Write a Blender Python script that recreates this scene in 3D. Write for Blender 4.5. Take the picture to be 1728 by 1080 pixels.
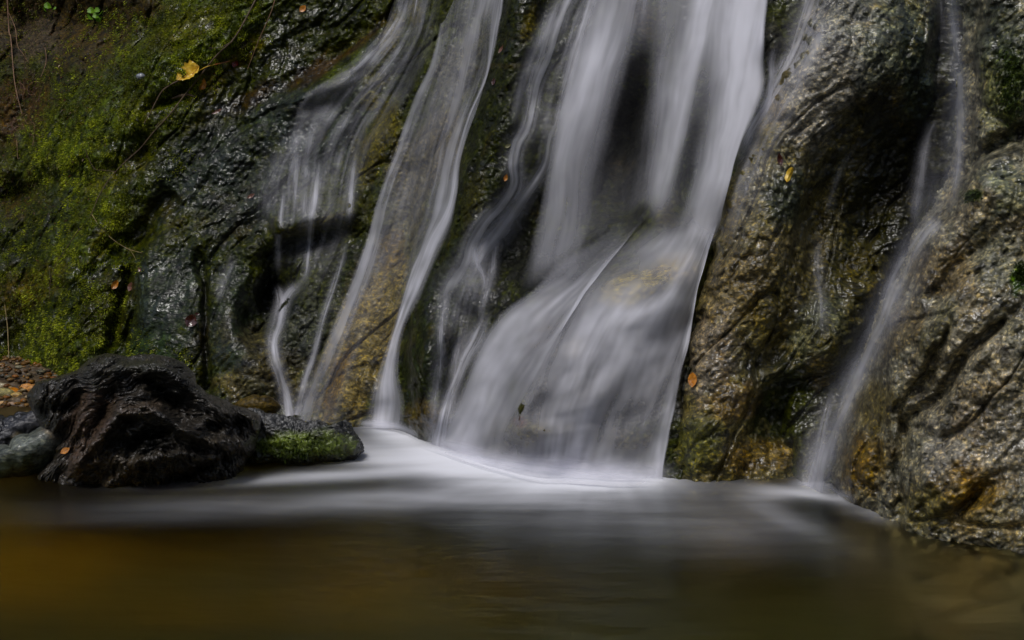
import bpy, math, random
import numpy as np
from mathutils import Vector

for o in list(bpy.data.objects):
    bpy.data.objects.remove(o)
SC = bpy.context.scene
COL = SC.collection
R = math.radians
rng = np.random.default_rng(7)
random.seed(7)

# ------------------------------------------------------------------ camera
FPX, HCAM, PITCH = 2374.0, 0.70, R(7.3)
cam_d = bpy.data.cameras.new('camera')
cam = bpy.data.objects.new('camera', cam_d)
COL.objects.link(cam)
cam.location = (0, 0, HCAM)
cam.rotation_euler = (R(90) - PITCH, 0, 0)
cam_d.sensor_width = 36.0
cam_d.lens = 36.0 * FPX / 1728.0
cam_d.clip_start = 0.05
cam_d.clip_end = 500
cam_d.dof.use_dof = True
cam_d.dof.focus_distance = 3.45
cam_d.dof.aperture_fstop = 9.0
SC.camera = cam

# ------------------------------------------------------------------ world, sun, exposure
SUN_EL, SUN_AZ = 60.0, -32.0      # the light falls in from high up behind the camera, from the left
world = bpy.data.worlds.new('World')
SC.world = world
world.use_nodes = True
wn = world.node_tree
wn.nodes.clear()
sky = wn.nodes.new('ShaderNodeTexSky')
sky.sky_type = 'NISHITA'
sky.sun_disc = False
sky.sun_elevation = R(SUN_EL)
sky.sun_rotation = R(180 - SUN_AZ)
sky.dust_density = 3.0
sky.air_density = 1.0
bg = wn.nodes.new('ShaderNodeBackground')
bg.inputs[1].default_value = 0.065
wo = wn.nodes.new('ShaderNodeOutputWorld')
wn.links.new(sky.outputs[0], bg.inputs[0])
wn.links.new(bg.outputs[0], wo.inputs[0])

sl = bpy.data.lights.new('sun', 'SUN')
sl.energy = 1.5
sl.angle = R(19)
sl.color = (1.0, 0.985, 0.97)
so = bpy.data.objects.new('sun', sl)
COL.objects.link(so)
_d = Vector((math.sin(R(SUN_AZ)) * math.cos(R(SUN_EL)), -math.cos(R(SUN_AZ)) * math.cos(R(SUN_EL)), math.sin(R(SUN_EL))))
so.rotation_euler = (-_d).to_track_quat('-Z', 'Y').to_euler()
so.location = (3, -4, 8)

SC.view_settings.view_transform = 'Standard'
SC.view_settings.look = 'None'
SC.view_settings.exposure = 0.18
SC.view_settings.gamma = 1.0
SC.cycles.transparent_max_bounces = 24
SC.cycles.max_bounces = 8
SC.cycles.use_denoising = True

# ------------------------------------------------------------------ numpy noise
_perm = np.random.default_rng(3).permutation(256).astype(np.int32)
_perm = np.concatenate([_perm, _perm, _perm])
_grad = np.random.default_rng(4).normal(size=(256, 3))
_grad = (_grad / np.linalg.norm(_grad, axis=1)[:, None]).astype(np.float32)


def pnoise(x, y, z):
    x = np.asarray(x, np.float32); y = np.asarray(y, np.float32); z = np.asarray(z, np.float32)
    x, y, z = np.broadcast_arrays(x, y, z)
    xi = np.floor(x).astype(np.int32); yi = np.floor(y).astype(np.int32); zi = np.floor(z).astype(np.int32)
    xf = x - xi; yf = y - yi; zf = z - zi
    u = xf * xf * xf * (xf * (xf * 6 - 15) + 10)
    v = yf * yf * yf * (yf * (yf * 6 - 15) + 10)
    w = zf * zf * zf * (zf * (zf * 6 - 15) + 10)
    def g(i, j, k):
        h = _perm[_perm[_perm[(xi + i) & 255] + ((yi + j) & 255)] + ((zi + k) & 255)]
        G = _grad[h]
        return G[..., 0] * (xf - i) + G[..., 1] * (yf - j) + G[..., 2] * (zf - k)
    a = g(0, 0, 0) * (1 - u) + g(1, 0, 0) * u
    b = g(0, 1, 0) * (1 - u) + g(1, 1, 0) * u
    c = g(0, 0, 1) * (1 - u) + g(1, 0, 1) * u
    d = g(0, 1, 1) * (1 - u) + g(1, 1, 1) * u
    return ((a * (1 - v) + b * v) * (1 - w) + (c * (1 - v) + d * v) * w) * 1.6


def fbm(x, y, z, o=4, rough=0.5):
    r = 0; a = 1.0; f = 1.0; t = 0
    for i in range(o):
        r = r + a * pnoise(x * f + 17.3 * i, y * f + 5.1 * i, z * f + 9.7 * i)
        t += a; a *= rough; f *= 2.03
    return r / t


def ridged(x, y, z, o=4, rough=0.5):
    r = 0; a = 1.0; f = 1.0; t = 0
    for i in range(o):
        r = r + a * (1 - 2 * np.abs(pnoise(x * f + 11.3 * i, y * f + 3.1 * i, z * f + 7.7 * i)))
        t += a; a *= rough; f *= 2.07
    return r / t


def cells(x, y, z):
    """Distance to the nearest and second nearest jittered cell point."""
    xi = np.floor(x).astype(np.int32); yi = np.floor(y).astype(np.int32); zi = np.floor(z).astype(np.int32)
    d1 = np.full(x.shape, 9.0, np.float32); d2 = d1.copy(); hid = np.zeros(x.shape, np.int32)
    for i in (-1, 0, 1):
        for j in (-1, 0, 1):
            for k in (-1, 0, 1):
                h = _perm[_perm[_perm[(xi + i) & 255] + ((yi + j) & 255)] + ((zi + k) & 255)]
                G = _grad[h] * 0.45
                dd = (xi + i + .5 + G[..., 0] - x) ** 2 + (yi + j + .5 + G[..., 1] - y) ** 2 + (zi + k + .5 + G[..., 2] - z) ** 2
                n = dd < d1
                d2 = np.where(n, d1, np.minimum(d2, dd)); hid = np.where(n, h, hid); d1 = np.where(n, dd, d1)
    return np.sqrt(d1), np.sqrt(d2), hid


def sst(a, b, x):
    t = np.clip((x - a) / (b - a), 0, 1)
    return t * t * (3 - 2 * t)


# ------------------------------------------------------------------ photograph pixel <-> place
_cp, _sp = math.cos(PITCH), math.sin(PITCH)


def ray(px, py):
    a = (np.asarray(px, np.float64) - 864) / FPX; b = (540 - np.asarray(py, np.float64)) / FPX
    dy = _cp + b * _sp
    return a / dy, (-_sp + b * _cp) / dy


def place(px, py, Y):
    dx, dz = ray(px, py)
    return np.stack([dx * Y, np.broadcast_to(Y, dx.shape) + 0.0, HCAM + dz * Y], -1)


def project(P):
    x = P[..., 0]; y = P[..., 1]; z = P[..., 2] - HCAM
    dep = y * _cp - z * _sp
    dep = np.where(dep < 0.05, 0.05, dep)
    up = y * _sp + z * _cp
    return 864 + FPX * x / dep, 540 - FPX * up / dep


def floor_depth(py):
    return -HCAM / ray(0, py)[1]


def poly_dist(px, py, pts):
    """Distance to a polyline, arc position 0..1, side (+ left of travel)."""
    best = np.full(px.shape, 1e9); side = np.zeros(px.shape); tt = np.zeros(px.shape)
    L = [0]
    for a, b in zip(pts[:-1], pts[1:]):
        L.append(L[-1] + math.hypot(b[0] - a[0], b[1] - a[1]))
    for i, (a, b) in enumerate(zip(pts[:-1], pts[1:])):
        ex, ey = b[0] - a[0], b[1] - a[1]
        l2 = ex * ex + ey * ey + 1e-9
        t = np.clip(((px - a[0]) * ex + (py - a[1]) * ey) / l2, 0, 1)
        d = np.hypot(px - a[0] - t * ex, py - a[1] - t * ey)
        s = np.sign(ex * (py - a[1]) - ey * (px - a[0]))
        n = d < best
        best = np.where(n, d, best); side = np.where(n, s, side)
        tt = np.where(n, (L[i] + t * math.sqrt(l2)) / L[-1], tt)
    return best, tt, side


def inside(px, py, poly):
    c = np.zeros(px.shape, bool)
    n = len(poly)
    for i in range(n):
        x1, y1 = poly[i]; x2, y2 = poly[(i + 1) % n]
        if y1 == y2:
            continue
        k = ((y1 > py) != (y2 > py)) & (px < (x2 - x1) * (py - y1) / (y2 - y1) + x1)
        c ^= k
    return c


# ------------------------------------------------------------------ rock relief
# every feature is metres towards the viewer, laid over a leaning face
def ell(px, py, cx, cy, rx, ry, ang=0):
    a = R(ang); dx = px - cx; dy = py - cy
    u = (dx * math.cos(a) + dy * math.sin(a)) / rx; v = (-dx * math.sin(a) + dy * math.cos(a)) / ry
    return np.exp(-(u * u + v * v))


def line_ridge(px, py, pts, w, amp, sharp=1.0):
    d, t, s = poly_dist(px, py, pts)
    return amp * np.exp(-(d / w) ** 2 * sharp) * sst(0, .12, t + .02) * sst(0, .12, 1.02 - t)


CLIFF_FOOT = [(-900, 640), (40, 648), (120, 668), (250, 690), (480, 702), (600, 712), (690, 722), (780, 758), (900, 786), (1120, 800), (1400, 812), (2600, 830)]
CLIFF_LEAN = [(-900, .60), (0, .58), (300, .50), (600, .46), (1000, .42), (1400, .38), (2600, .36)]


def tab(x, T):
    return np.interp(x, [t[0] for t in T], [t[1] for t in T])


def cliff_depth(px, py, cavity=True, wx=0, wy=0):
    Y0 = floor_depth(tab(px, CLIFF_FOOT)); s = tab(px, CLIFF_LEAN)
    dz = ray(px, py)[1]
    Y = (Y0 + s * HCAM) / np.maximum(1 - s * dz, .3)
    x = px + wx; y = py + wy
    h = 0
    # mossy left bank: diagonal lobes
    h = h + .10 * ell(x, y, 330, 60, 170, 55, -38) + .07 * ell(x, y, 170, 230, 130, 60, -35) + .05 * ell(x, y, 60, 420, 80, 90, 0)
    h = h + .06 * ell(x, y, 150, 400, 30, 110, 35) - .10 * ell(x, y, 60, 320, 90, 28, -20) - .13 * ell(x, y, 120, 40, 150, 40, 5)
    h = h + .07 * ell(x, y, 130, 560, 60, 90, 20) - .07 * ell(x, y, 195, 560, 16, 90, 15) - .06 * ell(x, y, 30, 570, 26, 60, 0)
    h = h - .06 * ell(x, y, 240, 255, 22, 30, 20) - .05 * ell(x, y, 290, 165, 40, 12, -20)
    h = h - line_ridge(x, y, [(300, 330), (230, 400), (180, 430)], 18, .05)
    # smooth slabs in the middle left, groove between them
    h = h + .05 * ell(x, y, 275, 540, 70, 120, 12) + .05 * ell(x, y, 390, 560, 46, 120, 5)
    h = h - line_ridge(x, y, [(330, 420), (342, 500), (345, 600), (345, 680)], 9, .04)
    h = h - line_ridge(x, y, [(222, 440), (215, 520), (200, 600)], 12, .05)
    h = h + .05 * ell(x, y, 425, 620, 46, 60, 10)
    # the ledge and the hollows under the left veil
    h = h + line_ridge(x, y, [(455, 395), (500, 372), (560, 355), (600, 330)], 26, .06)
    h = h - .075 * ell(x, y, 520, 415, 74, 15, -14) - .15 * ell(x, y, 452, 500, 28, 55, 10) - .06 * ell(x, y, 430, 560, 22, 40, 0)
    h = h - .05 * ell(x, y, 600, 250, 90, 24, -60)
    h = h + .05 * ell(x, y, 540, 150, 90, 22, -38) - .04 * ell(x, y, 590, 75, 150, 18, -36)
    # tan slab between the two left streams
    h = h + .07 * ell(x, y, 590, 620, 60, 150, 18) + .05 * ell(x, y, 700, 200, 60, 160, 18)
    h = h - line_ridge(x, y, [(560, 560), (525, 640), (505, 700)], 8, .03)
    # dark rib that runs down between left stream and centre strands
    h = h + line_ridge(x, y, [(905, -200), (880, 0), (850, 150), (810, 300), (770, 400), (730, 500), (712, 600), (715, 720)], 48, .11)
    h = h + .08 * ell(x, y, 712, 610, 34, 110, 3) + .06 * ell(x, y, 715, 705, 34, 30, 0)
    h = h - line_ridge(x, y, [(800, 520), (775, 600), (760, 700)], 14, .04)
    h = h - .09 * ell(x, y, 868, 400, 42, 90, 20)
    # foot slab of the main fall
    h = h + .14 * ell(x, y, 960, 640, 170, 130, -30) + .10 * ell(x, y, 1090, 500, 110, 60, -35)
    h = h - line_ridge(x, y, [(1100, 350), (1050, 395), (1000, 450), (965, 520)], 14, .014)
    h = h + .05 * ell(x, y, 880, 690, 14, 26, 10) + .05 * ell(x, y, 900, 725, 50, 18, 0) + .04 * ell(x, y, 1070, 480, 60, 14, -14)
    h = h + .05 * ell(x, y, 1300, 70, 26, 34, 10)
    if cavity:
        h = h - .26 * ell(x, y, 1050, 250, 70, 170, 8) - .14 * ell(x, y, 1180, 300, 40, 110, 12)
        h = h - .10 * ell(x, y, 950, 380, 60, 70, 20)
    # room behind the right-hand boulders
    h = h - .24 * ell(x, y, 1450, 400, 110, 230, 12)
    h = h - .16 * sst(1150, 1230, x) * (1 - sst(1290, 1350, x)) * sst(300, 520, y)
    h = h + .05 * ell(x, y, 1575, 470, 60, 90, 30)
    return Y - h


B1 = [(1395, -420), (1390, -60), (1352, 70), (1300, 160), (1262, 240), (1238, 290), (1222, 350), (1204, 420), (1180, 500), (1163, 560), (1152, 640), (1136, 710), (1122, 760), (1118, 880), (1112, 1100),
      (1352, 1100), (1356, 880), (1362, 800), (1385, 740), (1412, 660), (1440, 590), (1480, 520), (1515, 450), (1545, 385), (1550, 320), (1560, 240), (1585, 160), (1592, 60), (1590, -60), (1600, -420)]
B2 = [(1660, -420), (1648, -60), (1645, 60), (1640, 180), (1630, 290), (1600, 350), (1565, 395), (1540, 450), (1512, 520), (1488, 570), (1462, 640), (1432, 700), (1412, 760), (1404, 960), (1400, 1200), (2500, 1200), (2500, -420)]


def boulder1_depth(px, py, x, y):
    Y0 = floor_depth(tab(px, [(1000, 800), (1130, 806), (1350, 806), (1600, 812)]))
    dz = ray(px, py)[1]; s = .27
    Y = (Y0 + s * HCAM) / (1 - s * dz)
    h = .10 * ell(x, y, 1420, 90, 120, 130, 25) + .06 * ell(x, y, 1300, 420, 70, 150, 15) + .05 * ell(x, y, 1230, 640, 70, 90, 20)
    h = h - .17 * ell(x, y, 1490, 330, 85, 190, 25) + .05 * ell(x, y, 1400, 560, 60, 70, 20) - .10 * ell(x, y, 1330, 700, 70, 60, -30)
    h = h - .06 * ell(x, y, 1305, 590, 60, 24, -40) - .05 * ell(x, y, 1380, 360, 30, 120, 15) + .04 * ell(x, y, 1190, 740, 50, 50, 0)
    return Y - h


def boulder2_depth(px, py, x, y):
    Y0 = floor_depth(tab(px, [(1300, 815), (1410, 830), (1480, 858), (1505, 882), (1560, 898), (1728, 928), (2500, 1000)]))
    dz = ray(px, py)[1]; s = .30
    Y = (Y0 + s * HCAM) / (1 - s * dz)
    h = .08 * ell(x, y, 1640, 560, 130, 160, 35) - .05 * ell(x, y, 1600, 470, 20, 110, 40)
    h = h - line_ridge(x, y, [(1520, 940), (1508, 850), (1512, 800), (1540, 720), (1600, 640), (1700, 520)], 14, .05)
    h = h + .05 * ell(x, y, 1600, 820, 80, 70, 0) + .05 * ell(x, y, 1450, 790, 36, 60, 10) - .05 * ell(x, y, 1640, 840, 60, 16, -35)
    h = h + .05 * ell(x, y, 1690, 330, 60, 60, 0) - .06 * ell(x, y, 1690, 240, 120, 18, -40) - .04 * ell(x, y, 1560, 640, 16, 70, 30)
    return Y - h


def edge_round(px, py, poly, rad_px, rad_m):
    d, _, _ = poly_dist(px, py, list(poly) + [poly[0]])
    ins = inside(px, py, poly)
    sd = np.where(ins, d, -d)
    q = np.clip(1 - sd / rad_px, 0, 1)
    return rad_m * (1 - np.sqrt(np.clip(1 - q * q, 0, 1))) + np.where(ins, 0, d * .0022), sd


def foliation(P, ang, seed=0.0, fine=1.0, amp=1.0, blocky=0.0):
    """Rock roughness: layers leaning along `ang` in the face, plus grain."""
    a = R(ang)
    u = P[..., 0] * math.cos(a) + P[..., 2] * math.sin(a)
    v = -P[..., 0] * math.sin(a) + P[..., 2] * math.cos(a)
    w = P[..., 1]
    wq = fbm(u * 3 + seed, v * 3, w * 3, 3) * .10
    h = .026 * ridged(u * 1.5, (v + wq) * 5.0 + seed, w * 2.5, 3)
    h = h + .018 * fbm(u * 5.5, (v + wq) * 11 + seed, w * 7, 3)
    h = h + .011 * ridged(u * 12, (v + wq * .6) * 26, w * 16 + seed, 3, .6)
    n = fbm(u * 1.6 + 4, v * 1.6 + seed, w * 1.6, 2)
    m = sst(-.35, .3, n)
    h = h + (.0042 * fine) * m * ridged(u * 36, (v + wq * .3) * 62, w * 40, 2, .45)
    h = h + (.0030 * fine) * pnoise(u * 72 + 5, v * 95, w * 72) + (.0030 * fine) * pnoise(u * 130, v * 170, w * 130) + .0009 * fine * pnoise(u * 260, v * 300, w * 260)
    ck = pnoise(u * 1.9 + seed, (v + wq * .5) * 7.5, w * 2 + seed)
    ck2 = pnoise(u * 5 + seed * 2, (v + wq * .5) * 15, w * 5)
    h = h - .016 * np.exp(-(ck / .028) ** 2) - .007 * np.exp(-(ck2 / .035) ** 2)
    if blocky > 0:
        d1, d2, hid = cells(u * 13, (v + wq) * 22, w * 14 + seed)
        h = h + blocky * (.012 * sst(0, .28, d2 - d1) + .010 * ((hid % 7) / 7. - .5))
        d1, d2, hid = cells(u * 34, (v + wq) * 52, w * 36 + seed)
        h = h + blocky * (.0045 * sst(0, .3, d2 - d1) + .003 * ((hid % 5) / 5. - .5))
    return h * amp


# ------------------------------------------------------------------ mesh helpers
def grid_mesh(name, P, attrs=None, keep=None, smooth=True):
    ny, nx = P.shape[:2]
    idx = np.arange(ny * nx).reshape(ny, nx)
    q = np.stack([idx[:-1, :-1], idx[1:, :-1], idx[1:, 1:], idx[:-1, 1:]], -1).reshape(-1, 4)
    V = P.reshape(-1, 3)
    if keep is not None:
        k = keep.reshape(-1)
        q = q[k[q].any(axis=1)]
        used = np.zeros(len(V), bool); used[q.reshape(-1)] = True
        remap = np.cumsum(used) - 1
        q = remap[q]; V = V[used]
        if attrs:
            attrs = {a: b.reshape(-1, b.shape[-1])[used] if b.ndim == 3 else b.reshape(-1)[used] for a, b in attrs.items()}
    return raw_mesh(name, V, q, attrs, smooth)


def raw_mesh(name, V, F, attrs=None, smooth=True):
    me = bpy.data.meshes.new(name)
    F = np.asarray(F, np.int32); k = F.shape[1]
    me.vertices.add(len(V)); me.vertices.foreach_set('co', np.asarray(V, np.float32).reshape(-1))
    me.loops.add(F.size); me.loops.foreach_set('vertex_index', F.reshape(-1))
    me.polygons.add(len(F)); me.polygons.foreach_set('loop_start', np.arange(0, F.size, k, dtype=np.int32))
    me.polygons.foreach_set('loop_total', np.full(len(F), k, np.int32))
    me.polygons.foreach_set('use_smooth', np.full(len(F), smooth))
    for a, b in (attrs or {}).items():
        b = np.asarray(b, np.float32)
        b = b.reshape(len(V), -1)
        if b.shape[1] == 1:
            at = me.attributes.new(a, 'FLOAT', 'POINT'); at.data.foreach_set('value', b.reshape(-1))
        else:
            if b.shape[1] == 3:
                b = np.concatenate([b, np.ones((len(b), 1), np.float32)], 1)
            at = me.attributes.new(a, 'FLOAT_COLOR', 'POINT'); at.data.foreach_set('color', b.reshape(-1))
    me.update(calc_edges=True)
    me.validate()
    return me


def link(name, me, mat=None, parent=None, **tags):
    o = bpy.data.objects.new(name, me)
    COL.objects.link(o)
    if mat is not None and me is not None and len(me.materials) == 0:
        me.materials.append(mat)
    if parent is not None:
        o.parent = parent
    for k, v in tags.items():
        if v is not None:
            o[k] = v
    return o


# ------------------------------------------------------------------ materials
def new_mat(name):
    m = bpy.data.materials.new(name); m.use_nodes = True
    nt = m.node_tree; nt.nodes.clear()
    out = nt.nodes.new('ShaderNodeOutputMaterial')
    return m, nt, out


def N(nt, t, **kw):
    n = nt.nodes.new('ShaderNode' + t)
    for k, v in kw.items():
        if k.startswith('i_'):
            n.inputs[k[2:].replace('_', ' ')].default_value = v
        else:
            setattr(n, k, v)
    return n


def math_n(nt, op, a, b=None, clamp=False):
    n = nt.nodes.new('ShaderNodeMath'); n.operation = op; n.use_clamp = clamp
    for i, v in enumerate((a, b)):
        if v is None:
            continue
        if isinstance(v, (int, float)):
            n.inputs[i].default_value = v
        else:
            nt.links.new(v, n.inputs[i])
    return n.outputs[0]


def mixc(nt, f, a, b, mode='MIX'):
    n = nt.nodes.new('ShaderNodeMix'); n.data_type = 'RGBA'; n.blend_type = mode
    for i, v in ((0, f), (6, a), (7, b)):
        if isinstance(v, (int, float)):
            n.inputs[i].default_value = v
        elif isinstance(v, tuple):
            n.inputs[i].default_value = v + (1,) if len(v) == 3 else v
        else:
            nt.links.new(v, n.inputs[i])
    return n.outputs[2]


def ramp01(nt, v, a, b, c=0.0, d=1.0):
    n = nt.nodes.new('ShaderNodeMapRange')
    nt.links.new(v, n.inputs[0])
    for i, x in enumerate((a, b, c, d)):
        n.inputs[1 + i].default_value = x
    return n.outputs[0]


def rock_material(name, ang=-35, flake=1.0, bump=1.0, val=1.0, spec=.3, coat=.8, sat=1.45):
    m, nt, out = new_mat(name)
    L = nt.links.new
    tc = N(nt, 'TexCoord')
    mp = N(nt, 'Mapping'); mp.inputs['Rotation'].default_value = (0, R(ang), 0); mp.inputs['Scale'].default_value = (.55, 1, 1.0)
    L(tc.outputs['Object'], mp.inputs[0])
    def noise(scale, det=4, rough=.6, dist=0.0, src=mp.outputs[0]):
        n = N(nt, 'TexNoise'); n.inputs['Scale'].default_value = scale; n.inputs['Detail'].default_value = det
        n.inputs['Roughness'].default_value = rough; n.inputs['Distortion'].default_value = dist
        L(src, n.inputs['Vector']); return n.outputs[0]
    at = N(nt, 'Attribute', attribute_name='tint'); aw = N(nt, 'Attribute', attribute_name='wet')
    n1 = noise(38, 6, .7, .6); n2 = noise(170, 3, .6); n3 = noise(9, 4, .6, .3)
    f1 = ramp01(nt, n1, .34, .66, .12, 1.9)
    c = mixc(nt, 1.0, at.outputs[0], f1, 'MULTIPLY')
    # mineral flecks: pale and dark grains
    pale = math_n(nt, 'MULTIPLY', ramp01(nt, n2, .54, .64), .60 * flake)
    c2 = mixc(nt, 1.0, c, (2.6, 2.4, 2.0), 'MULTIPLY')
    c = mixc(nt, pale, c, c2)
    dark = math_n(nt, 'MULTIPLY', ramp01(nt, n2, .44, .34), .75)
    c3 = mixc(nt, 1.0, c, (.25, .27, .22), 'MULTIPLY')
    c = mixc(nt, dark, c, c3)
    hs = N(nt, 'HueSaturation'); hs.inputs['Saturation'].default_value = sat; hs.inputs['Value'].default_value = val; L(c, hs.inputs['Color']); c = hs.outputs[0]
    b = N(nt, 'BsdfPrincipled')
    L(c, b.inputs['Base Color'])
    wr = ramp01(nt, noise(24, 4, .6), .35, .65, .28, .55)
    r = math_n(nt, 'ADD', wr, math_n(nt, 'MULTIPLY', math_n(nt, 'SUBTRACT', 1.0, aw.outputs['Fac']), .42), True)
    L(r, b.inputs['Roughness'])
    b.inputs['Specular IOR Level'].default_value = spec
    L(math_n(nt, 'MULTIPLY', aw.outputs['Fac'], ramp01(nt, noise(13, 4, .65), .45, .63, .0, coat)), b.inputs['Coat Weight'])
    b.inputs['Coat Roughness'].default_value = .12
    b.inputs['Coat IOR'].default_value = 1.5
    # relief too fine for the mesh
    bm1 = N(nt, 'Bump'); bm1.inputs['Strength'].default_value = .8 * bump; bm1.inputs['Distance'].default_value = .006
    L(noise(46, 2, .5, .4), bm1.inputs['Height'])
    bm2 = N(nt, 'Bump'); bm2.inputs['Strength'].default_value = .8 * bump; bm2.inputs['Distance'].default_value = .0030
    L(noise(150, 2, .5), bm2.inputs['Height']); L(bm1.outputs[0], bm2.inputs['Normal'])
    L(bm2.outputs[0], b.inputs['Normal']); L(bm2.outputs[0], b.inputs['Coat Normal'])
    L(b.outputs[0], out.inputs[0])
    return m


def plain_material(name, col, rough=.5, spec=.5, var=.35, vscale=60, bump=.3, coat=0.0, sub=0.0, col2=None, bdist=.002):
    m, nt, out = new_mat(name)
    L = nt.links.new
    tc = N(nt, 'TexCoord')
    n = N(nt, 'TexNoise'); n.inputs['Scale'].default_value = vscale; n.inputs['Detail'].default_value = 5
    L(tc.outputs['Object'], n.inputs['Vector'])
    f = ramp01(nt, n.outputs[0], .3, .7, 0, 1)
    a = tuple(x * (1 - var) for x in col); bcol = col2 or tuple(min(1, x * (1 + var)) for x in col)
    c = mixc(nt, f, a, bcol)
    b = N(nt, 'BsdfPrincipled'); L(c, b.inputs['Base Color'])
    b.inputs['Roughness'].default_value = rough; b.inputs['Specular IOR Level'].default_value = spec
    b.inputs['Coat Weight'].default_value = coat; b.inputs['Coat Roughness'].default_value = .1
    bm = N(nt, 'Bump'); bm.inputs['Strength'].default_value = bump; bm.inputs['Distance'].default_value = bdist
    L(n.outputs[0], bm.inputs['Height']); L(bm.outputs[0], b.inputs['Normal'])
    if sub > 0:
        t = N(nt, 'BsdfTranslucent'); L(c, t.inputs[0])
        mx = N(nt, 'MixShader'); mx.inputs[0].default_value = sub
        L(b.outputs[0], mx.inputs[1]); L(t.outputs[0], mx.inputs[2]); L(mx.outputs[0], out.inputs[0])
    else:
        L(b.outputs[0], out.inputs[0])
    return m


def veil_material():
    m, nt, out = new_mat('running_water')
    L = nt.links.new
    at = N(nt, 'Attribute', attribute_name='veil')
    d = N(nt, 'BsdfDiffuse'); d.inputs[0].default_value = (.86, .86, .94, 1)
    t = N(nt, 'BsdfTranslucent'); t.inputs[0].default_value = (.86, .86, .94, 1)
    mx = N(nt, 'MixShader'); mx.inputs[0].default_value = .25
    L(d.outputs[0], mx.inputs[1]); L(t.outputs[0], mx.inputs[2])
    tr = N(nt, 'BsdfTransparent')
    m2 = N(nt, 'MixShader'); L(at.outputs['Fac'], m2.inputs[0]); L(tr.outputs[0], m2.inputs[1]); L(mx.outputs[0], m2.inputs[2])
    L(m2.outputs[0], out.inputs[0])
    return m


def pool_material():
    m, nt, out = new_mat('pool_water')
    L = nt.links.new
    at = N(nt, 'Attribute', attribute_name='foam')
    tc = N(nt, 'TexCoord')
    mp = N(nt, 'Mapping'); mp.inputs['Scale'].default_value = (1.2, 3.0, 1); L(tc.outputs['Object'], mp.inputs[0])
    n = N(nt, 'TexNoise'); n.inputs['Scale'].default_value = 4; n.inputs['Detail'].default_value = 3; L(mp.outputs[0], n.inputs[0])
    bm = N(nt, 'Bump'); bm.inputs['Strength'].default_value = .35; bm.inputs['Distance'].default_value = .02; L(n.outputs[0], bm.inputs['Height'])
    g = N(nt, 'BsdfGlossy'); g.inputs['Roughness'].default_value = .17; g.inputs[0].default_value = (.42, .46, .42, 1); L(bm.outputs[0], g.inputs['Normal'])
    fr = N(nt, 'Fresnel'); fr.inputs[0].default_value = 1.33
    tr0 = N(nt, 'BsdfTransparent'); tr0.inputs[0].default_value = (.88, .82, .58, 1)
    rf = N(nt, 'BsdfRefraction'); rf.inputs[0].default_value = (.88, .82, .58, 1); rf.inputs['Roughness'].default_value = .55; rf.inputs['IOR'].default_value = 1.12
    L(bm.outputs[0], rf.inputs['Normal'])
    tr = N(nt, 'MixShader'); tr.inputs[0].default_value = .90; L(tr0.outputs[0], tr.inputs[1]); L(rf.outputs[0], tr.inputs[2])
    a = N(nt, 'MixShader'); L(fr.outputs[0], a.inputs[0]); L(tr.outputs[0], a.inputs[1]); L(g.outputs[0], a.inputs[2])
    d = N(nt, 'BsdfDiffuse'); d.inputs[0].default_value = (.84, .85, .90, 1)
    b = N(nt, 'MixShader'); L(at.outputs['Fac'], b.inputs[0]); L(a.outputs[0], b.inputs[1]); L(d.outputs[0], b.inputs[2])
    L(b.outputs[0], out.inputs[0])
    return m


M_ROCK = rock_material('wet_cliff_rock', -38, 1.4, 1.0, .46, .2)
M_BOULD = rock_material('wet_boulder_rock', -58, 2.0, 1.1, .98, .36, .9, 1.38)
M_VEIL = veil_material()
M_POOL = pool_material()

# ------------------------------------------------------------------ rock colours (mineral, moss and algae patches, shade painted into recesses)
MOSS = (.095, .130, .008); MOSSD = (.026, .038, .005); OLIVE = (.044, .050, .014); SLAB = (.036, .046, .031)
BLACK = (.011, .012, .009); TAN = (.26, .215, .12); GREY = (.17, .17, .155); BROWN = (.065, .043, .022)
YEL = (.20, .16, .035); REDB = (.060, .022, .012); GRYG = (.085, .095, .070); DKG = (.022, .028, .018); GOLD = (.16, .105, .025)


def paint(x, y, P, base, zones, seed=0.0):
    n = fbm(P[..., 0] * 7 + seed, P[..., 1] * 7, P[..., 2] * 7, 4, .6)
    n2 = fbm(P[..., 0] * 26 + seed, P[..., 1] * 26, P[..., 2] * 26, 3, .6)
    n3 = fbm(P[..., 0] * 80 + seed, P[..., 1] * 80, P[..., 2] * 80, 2, .6)
    c = np.ones(x.shape + (3,)) * np.array(base)
    for i, (cx, cy, rx, ry, ang, col, st) in enumerate(zones):
        a = R(ang); dx = x - cx; dy = y - cy
        u = (dx * math.cos(a) + dy * math.sin(a)) / rx; v = (-dx * math.sin(a) + dy * math.cos(a)) / ry
        q = np.sqrt(u * u + v * v)
        m = sst(1.25, .55, q + .75 * np.roll(n, i * 37, axis=1) + .55 * n2 + .35 * n3) * st
        c = c * (1 - m[..., None]) + np.array(col) * m[..., None]
    return c, n, n2, n3


def axis(segments):
    out = []
    for a, b, st in segments:
        k = max(1, int(round((b - a) / st)))
        out += list(np.linspace(a, b, k, endpoint=False))
    out.append(segments[-1][1])
    return np.array(out)


def normals_of(P):
    du = np.gradient(P, axis=1); dv = np.gradient(P, axis=0)
    n = np.cross(du, dv); n /= np.linalg.norm(n, axis=-1)[..., None] + 1e-12
    n[n[..., 1] > 0] *= -1
    return n


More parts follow.
